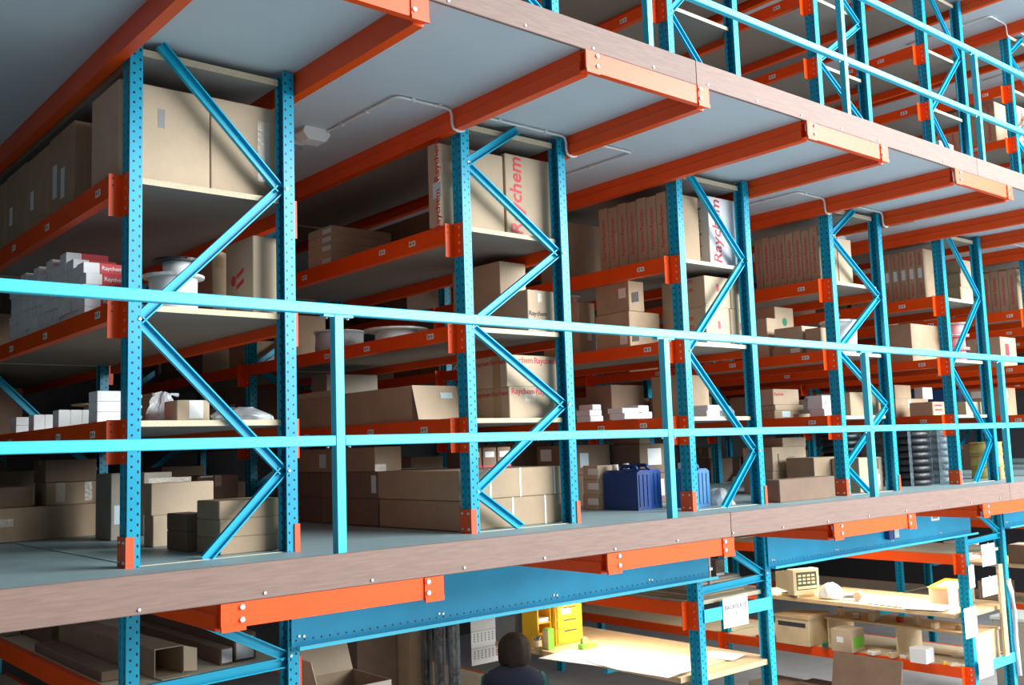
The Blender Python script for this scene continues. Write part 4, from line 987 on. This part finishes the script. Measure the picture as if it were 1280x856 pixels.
obj('roll', MB().lathe([(.02, 0), (.06, 0), (.06, 1.18), (.02, 1.18)], 18), 'cardboard_grey', tb, smooth=False); obj('core', MB().lathe([(.019, .001), (.019, 1.185), (.015, 1.185), (.015, .001)], 12), 'cardboard_dark', tb)
# things on the shelf between the posts of the third rack
def lay(name, label, cat, x, y, z, w, d, m, rz=0., group=None):
    t = thing(name, (x, y, z+.0006), label, cat, group, rz)
    obj('top_page', MB().box(-w/2, w/2, -d/2, d/2, .003, .006), m, t); obj('under_page', MB().box(-w/2+.004, w/2-.003, -d/2+.003, d/2-.004, 0, .0028), m, t)
lay('flat_board', 'pale board lying between the posts on the work shelf', 'board', 4.45, .42, Z2, .40, .45, 'wood_pale', .1)
lay('paper_sheet', 'white sheet between the posts on the work shelf', 'paper', 4.78, .34, Z2+.0075, .26, .30, 'paper', .2, 'papers on the benches')
for k in range(3): lay('hand_tool', ['left', 'middle', 'right'][k]+' small dark tool lying between the posts on the work shelf', 'tool', 4.36+.09*k, .26+.08*k, Z2+.0075, .07, .025, 'dark_print', .8*k, 'small tools')
sg = thing('sign', (4.38, -.016, -.658), 'white paper sign hanging on the blue tie bar of the third rack', 'sign')
obj('sheet', MB().box(0, .30, -.002, 0, -.22, 0), 'paper', sg)
text(sg, 'BACKPLATE', .050, (.15, -.0026, -.075), 'F', 'dark_print', 0, .0); text(sg, '3', .045, (.15, -.0026, -.125), 'F', 'dark_print', 0, .0)
wp = thing('drain_pipe', (4.46, .16, GZ), 'thin white vertical pipe behind the hanging sign', 'pipe')
obj('pipe', MB().tube(tri_smooth([(0, 0, 2.05), (0, 0, 2.50), (-.10, 0, 2.50)]), .014), 'white_plastic', wp, smooth=True); obj('clip', MB().box(-.02, .02, -.02, .02, 2.2, 2.22), 'zinc', wp)
# switch box and small tag on the second spandrel
p = on(1113, 666, 'y', -.02); sw = thing('switch_box', (p.x, -.017, p.z), 'small pale switch box on the blue beam at the right', 'switch')
obj('back_box', MB().box(-.10, .06, -.05, -.0005, -.05, .05, .004), 'jerry_blue', sw); obj('switch_face', MB().box(-.02, .058, -.056, -.0505, -.042, .042, .003), 'switch_box', sw)
p = on(1169, 646, 'y', -.02); tg = thing('label_plate', (p.x, -.017, p.z), 'small white number plate on the blue beam', 'label')
obj('plate', MB().box(-.08, .08, -.003, 0, -.035, .035), 'paper', tg); obj('printed_mark', MB().box(-.05, .05, -.0042, -.0032, -.015, .015), 'grey_print', tg)
# ---- fifth ground rack: monitor shelf and bench
ZA, ZB = -1.2695, -1.7895
p = atz(972, 742, ZA)
mo = thing('monitor', (8.30, 2.02, ZA+.0005), 'old beige monitor with dark screen on the right work shelf', 'monitor', rz=-.35)
obj('case', MB().prism([(-.17, .03), (.17, .03), (.17, .31), (-.17, .31)], -.17, -.05, 'y'), 'beige_case', mo)
obj('case_back', MB().prism([(-.05, .05), (.22, .08), (.22, .26), (-.05, .30)], -.14, .14, 'x'), 'beige_case', mo)
obj('bezel', MB().box(-.15, .15, -.176, -.1705, .06, .295), 'beige_case', mo); sc_ = obj('screen', MB().box(-.135, .135, -.181, -.1765, .085, .28), 'screen', mo)
for r in range(3):
    for c in range(4): obj('screen_icon', MB().box(-.115+.06*c, -.075+.06*c, -.1825, -.1813, .15+.04*r, .172+.04*r), 'beige_case', sc_)
obj('screen_bar', MB().box(-.125, .125, -.1825, -.1813, .095, .125), 'wood_pale', sc_); obj('foot', MB().box(-.12, .12, -.15, .15, 0, .0298, .004), 'beige_case', mo)
bag('white cloth bundle right of the monitor', 8.35, 1.62, ZA+.008, .26, .26, .15, m='paper', seed=31, cat='cloth', name='cloth_bundle')
ht = thing('heat_gun', (8.42, 1.32, ZA+.0075), 'tan and grey hand tool lying on the right work shelf', 'tool', rz=.4)
obj('tool_body', MB().cyl((-.12, 0, .045), .045, .038, .17, 14, 'x'), 'cardboard_light', ht); obj('nozzle', MB().cyl((.0505, 0, .045), .03, .02, .09, 14, 'x'), 'steel_grey', ht); obj('handle', MB().tube([(-.06, .04, .04), (-.05, .11, .03), (-.06, .16, .025)], [.022, .02, .018]), 'steel_grey', ht)
for k, (u, v, w, d, rz, lab) in enumerate(((1085, 748, .5, .55, .1, 'long white sheet on the right work shelf, left'), (1125, 754, .5, .5, -.1, 'long white sheet on the right work shelf, right'), (1160, 760, .4, .4, .2, 'white sheet sagging over the edge of the right work shelf'))): sheet(lab, u, v, ZA, w, d, rz, dz=.005*k)
wb = thing('wooden_crate', (8.24, 2.0, ZB+.0005), 'wooden drawer crate with slanted lid on the right bench', 'crate')
obj('crate_body', MB().box(-.13, .25, -.22, .22, 0, .30, .004), 'wood_pale', wb); obj('crate_lid', MB().prism([(-.24, .301), (.24, .301), (.24, .315), (-.24, .345)], -.15, .27, 'x'), 'wood', wb); obj('drawer_gap', MB().box(-.131, -.1303, -.18, .18, .20, .25), 'dark_void', wb)
gbt = thing('green_bottle', (8.13, 1.60, ZB+.035), 'green bottle lying on the right bench edge', 'bottle', rz=.5)
obj('bottle_body', MB().cyl((0, 0, 0), .033, .033, .11, 14, 'x'), 'green_print', gbt, smooth=False); obj('bottle_cap', MB().cyl((-.03, 0, 0), .02, .025, .0295, 12, 'x'), 'dark_print', gbt)
bx = box('yellowish carton with green printed panel on the right bench', 8.10, 8.36, 1.25, 1.50, ZB, .24, m='cardboard_light', tape=False, dec=[('F', .03, .04, .20, .12, 'green_plastic', 'printed_panel'), ('L', .07, .10, .08, .06, 'paper')])
ri = thing('riser_shelf', (8.55, .89, ZB+.0005), 'low wooden riser shelf standing on the right bench', 'shelf')
obj('board', MB().box(-.18, .38, -.85, .85, .28, .30), 'wood', ri)
for yy in (-.84, 0, .82): obj('support', MB().box(-.15, .36, yy, yy+.02, 0, .2795), 'wood_pale', ri)
rp = random.Random(9)
for k in range(14):
    y = .25+k*.115; zt = ZB if k % 2 else ZB+.3005; x = (8.12+rp.uniform(0, .10)) if k % 2 else 8.42+rp.uniform(0, .2)
    if zt == ZB and (1.1 < y < 2.3 or .33 < y < .72): continue
    t = thing('bench_part', (x, y, zt+.0004), f'{["first", "second", "third", "fourth", "fifth", "sixth", "seventh", "eighth", "ninth", "tenth", "eleventh", "twelfth", "thirteenth", "last"][k]} small item counted from the front on the right bench', 'part', 'small items on the right bench', rp.uniform(-.5, .5))
    w, d, h = rp.uniform(.06, .13), rp.uniform(.05, .09), rp.uniform(.04, .11)
    mm = rp.choice(['cardboard', 'steel_grey', 'red_plastic', 'paper', 'cardboard_light', 'wood_pale'])
    obj('item_body', MB().box(-w/2, w/2, -d/2, d/2, 0, h, .006), mm, t); obj('item_top', MB().box(-w/3, w/3, -d/3, d/3, h+.0003, h+.012, .003), rp.choice(['paper', 'steel_grey', 'green_plastic', 'wood']), t)
box('pale grey box at the front of the right bench', 8.10, 8.26, .42, .60, ZB, .15, m='white_card', tape=False)
sheet('flat wooden board lying at the bench front', 1172, 814, ZB, .30, .40, .1, 'wood_pale', 'flat_board', 'board', .002)
rp = random.Random(14)
for k in range(7):
    y = [.18, .30, .74, .86, 2.32, 2.44, 2.52][k]
    t = thing('loose_part', (8.19+rp.uniform(0, .12), y, ZB+.0004), f'{["first", "second", "third", "fourth", "fifth", "sixth", "last"][k]} loose tool or fitting along the front edge of the right bench', 'part', 'loose fittings on the right bench', rp.uniform(0, 3))
    q = rp.random()
    obj('fitting_body', MB().cyl((-.04, 0, .018), .016, .016, .08, 10, 'x') if q < .5 else MB().box(-.045, .045, -.022, .022, 0, .03, .004), rp.choice(['steel_grey', 'wood_pale', 'red_plastic', 'paper', 'black_rubber', 'yellow_cabinet']), t)
    obj('fitting_end', MB().cyl((.0405, 0, .018), .011, .009, .03, 8, 'x') if q < .5 else MB().box(-.03, .03, -.012, .012, .0303, .042, .002), 'zinc', t)
cp = thing('cardboard_sheet', (7.98, .62, GZ+.0005), 'large brown cardboard panel leaning on the right bench', 'panel')
obj('panel', MB().prism([(-.20, 0), (-.18, 0), (.02, .90), (0, .90)], 0, .78, 'y'), 'cardboard_dark', cp)
obj('printed_mark', MB().prism([(-.095, .50), (-.0935, .50), (-.078, .57), (-.0795, .57)], .25, .31, 'y'), 'paper', cp)
box('large carton on the floor behind the cardboard panel', 8.05, 8.6, 1.5, 2.1, GZ, .42, m='cardboard_dark')
box('open carton on the floor under the right bench', 8.05, 8.55, 2.15, 2.6, GZ, .40, m='cardboard')
# slanted yellow folder on a carton at the back of the shelf
box('small carton carrying the yellow folder, right work shelf', 8.62, 8.94, .28, .62, ZA, .17, m='cardboard', tape=False)
yf_ = thing('folder', (8.78, .45, ZA+.1715), 'open yellow folder lying on a small carton, right work shelf', 'folder')
obj('cover', MB().prism([(-.20, 0), (.20, .05), (.20, .056), (-.20, .006)], -.16, .16, 'y'), 'yellow_cabinet', yf_); obj('page', MB().prism([(-.13, .0155), (.11, .0455), (.11, .047), (-.13, .017)], -.12, .10, 'y'), 'paper', yf_)
# papers hung on the fifth rack
for k, (uL, uR, vT, vB, lab) in enumerate(((1184, 1196, 729, 768, 'white paper hung left of the left upright, fifth ground rack'), (1204.5, 1220, 761, 800, 'long white sheet pinned low on the left upright, fifth ground rack'), (1210, 1217, 707, 736, 'narrow sheet between the uprights, fifth ground rack'), (1226, 1243, 681, 709, 'topmost white sheet with print beside the right upright'), (1227, 1246, 723, 747, 'white sheet in the middle of the right upright'), (1223, 1241, 826, 850, 'lowest white sheet on the blue tie bar'))):
    y = -.02-.004*k; a = on(uL, vT, 'y', y); b = on(uR, vT, 'y', y); c = on(uL, vB, 'y', y)
    t = thing('hung_paper', (a.x, y, a.z), lab, 'paper', 'papers hung on the fifth ground rack')
    obj('sheet', MB().box(0, b.x-a.x, -.0015, 0, c.z-a.z, 0), 'paper', t); obj('clip', MB().box((b.x-a.x)/2-.012, (b.x-a.x)/2+.012, -.006, -.0018, -.02, .012), 'zinc', t)
    for j in range(3): obj('printed_line', MB().box((b.x-a.x)*.18, (b.x-a.x)*.8, -.0024, -.0017, (c.z-a.z)*(.22+.12*j), (c.z-a.z)*(.22+.12*j)+.006), 'grey_print', t)
pk = thing('wooden_plank', (8.87, -.016, -1.762), 'wooden plank standing against the fifth ground rack', 'plank'); obj('plank', MB().box(-.045, .045, -.03, -.001, .003, .92, .003), 'wood', pk); obj('nail', MB().cyl((0, -.0305, .85), .006, .006, -.004, 8, 'y'), 'zinc', pk)
hs = thing('hanging_strap', (9.06, -.03, -1.05), 'pale strap hanging at the right of the fifth ground rack', 'strap'); obj('strap', MB().tube([(0, 0, 0), (.05, 0, -.10), (.075, 0, -.3), (.06, 0, -.6), (.08, 0, -.95)], .022), 'white_strap', hs, smooth=True); obj('buckle', MB().box(-.03, .03, -.012, .012, .0, .04), 'zinc', hs)
# ---- person at the work shelf, seen from behind
def skin_body(name, J, E, parent, m, sub=2):
    import bmesh
    bm = bmesh.new(); lay = bm.verts.layers.skin.verify(); vs = []
    for (x, y, z, r) in J:
        v = bm.verts.new((x, y, z)); v[lay].radius = (r, r); vs.append(v)
    vs[0][lay].use_root = True
    for a, b in E: bm.edges.new((vs[a], vs[b]))
    me = bpy.data.meshes.new(name); bm.to_mesh(me); bm.free()
    tmp = bpy.data.objects.new('tmp_body', me); COL.objects.link(tmp)
    tmp.modifiers.new('skin', 'SKIN').use_smooth_shade = True; tmp.modifiers.new('sub', 'SUBSURF').levels = sub
    dg = bpy.context.evaluated_depsgraph_get(); dg.update()
    out = bpy.data.meshes.new_from_object(tmp.evaluated_get(dg)); bpy.data.objects.remove(tmp)
    out.materials.clear(); out.materials.append(MATS[m])
    return link(name, out, parent=parent)
pe = thing('person', (3.54, 1.42, GZ+.001), 'person with short brown hair and navy vest reading at the work shelf', 'person', rz=math.atan2(.62, .78)-math.pi/2)
J = [(0, 0, .95, .13), (0, 0, 1.12, .125), (0, -.005, 1.28, .135), (0, -.005, 1.38, .11), (0, .01, 1.46, .05), (0, .03, 1.525, .07), (0, .045, 1.585, .088), (0, .045, 1.645, .07)]
E_ = [(k, k+1) for k in range(7)]
def add(parent_i, chain):
    i = parent_i
    for q in chain: J.append(q); E_.append((i, len(J)-1)); i = len(J)-1
    return i
add(6, [(0, .135, 1.575, .016)])
for s in (-1, 1):
    add(6, [(s*.088, .03, 1.585, .016)])
    w = add(3, [(s*.10, 0, 1.385, .075), (s*.175, 0, 1.37, .062), (s*.235, .06, 1.16, .043), (s*.17, .28, 1.20, .030), (s*.145, .35, 1.225, .028)])
    for f, ln in ((-.024, .075), (-.008, .085), (.008, .08), (.024, .065)):
        add(w, [(s*.145+f, .385, 1.23, .010), (s*.145+f*1.15-s*.01, .385+ln*.5, 1.228, .009), (s*.145+f*1.2-s*.025, .385+ln*.85, 1.215, .0075)])
    add(w, [(s*.115, .36, 1.245, .011), (s*.095, .385, 1.25, .009)])
    add(0, [(s*.09, 0, .88, .095), (s*.10, .02, .50, .062), (s*.10, -.02, .10, .042), (s*.11, .12, .045, .038)])
skin_body('body', J, E_, pe, 'skin')
def shell(name, secs, m, n=24, cap=True):
    s = MB()
    for (cx, cy, z, rx, ry) in secs:
        for j in range(n): q = 2*math.pi*j/n; s.v.append((cx+rx*math.cos(q), cy+ry*math.sin(q), z))
    for i in range(len(secs)-1):
        for j in range(n): jj = (j+1) % n; s.face((i*n+j, i*n+jj, (i+1)*n+jj, (i+1)*n+j))
    return obj(name, s, m, pe, smooth=True)
shell('vest', [(0, 0, .86, .205, .15), (0, 0, 1.0, .195, .15), (0, 0, 1.15, .20, .155), (0, -.005, 1.26, .240, .168), (0, -.005, 1.35, .262, .158), (0, -.005, 1.40, .240, .135), (0, 0, 1.44, .165, .105), (0, .005, 1.47, .095, .085), (0, .01, 1.505, .078, .078)], 'vest')
for s in (-1, 1):
    obj('sleeve', MB().tube([(s*.165, 0, 1.375), (s*.20, .005, 1.34), (s*.225, .03, 1.25), (s*.238, .062, 1.16), (s*.215, .14, 1.168), (s*.175, .265, 1.195)], [.075, .078, .068, .06, .055, .046], 12), 'sleeve', pe, smooth=True)
    obj('trouser_leg', MB().tube([(s*.085, 0, .93), (s*.09, 0, .80), (s*.10, .02, .5), (s*.10, -.02, .08)], [.125, .115, .085, .07], 14), 'trousers', pe, smooth=True)
    obj('shoe', MB().tube([(s*.10, -.07, .045), (s*.105, 0, .05), (s*.11, .10, .045), (s*.112, .18, .035)], [.04, .046, .044, .03], 12), 'black_rubber', pe, smooth=True)
hs_ = MB(); n = 36
rows = [(1.462, .112, .116), (1.495, .130, .130), (1.54, .132, .132), (1.585, .134, .136), (1.635, .126, .130), (1.675, .100, .108), (1.705, .060, .066), (1.716, .012, .014)]
for (z, rx, ry) in rows:
    for j in range(n):
        q = 2*math.pi*j/n; fr = max(0, math.sin(q)-.35)/.65; k = 1-.40*fr if z < 1.625 else 1-.05*fr
        wv = 1+.018*math.sin(13*q)+.012*math.sin(29*q+1)
        hs_.v.append((rx*math.cos(q)*k*wv, .035+ry*math.sin(q)*k*wv, z-(.012*math.sin(7*q) if z < 1.5 else 0)))
for i in range(len(rows)-1):
    for j in range(n): jj = (j+1) % n; hs_.face((i*n+j, i*n+jj, (i+1)*n+jj, (i+1)*n+j))
hs_.face([(len(rows)-1)*n+j for j in range(n)])
obj('hair', hs_, 'hair', pe, smooth=True)
pg = thing('booklet', (3.54, 1.42, GZ), 'open white booklet held by the person', 'booklet', rz=pe.rotation_euler.z)
obj('page', MB().box(-.15, -.001, .40, .60, 1.2425, 1.247), 'paper', pg); obj('page', MB().box(.001, .15, .40, .60, 1.2425, 1.247), 'paper', pg)
# ---- far right ground rack
for k in range(5): box(f'{ORD[k]} carton on the shelves of the far right ground rack', 12.40, 12.75, .2+k*.45, .55+k*.45, (-1.2695, -1.7895)[k % 2], .25, m=['cardboard', 'white_card', 'cardboard_dark'][k % 3], tape=False)
gc = thing('grey_machine', (10.6, .3, GZ), 'grey green machine cabinet at the lower right edge', 'machine'); obj('machine_body', MB().box(0, .6, 0, .6, .0005, .95, .01), 'cardboard_grey', gc); obj('machine_top', MB().box(-.02, .62, -.02, .62, .9505, .99, .005), 'switch_box', gc)
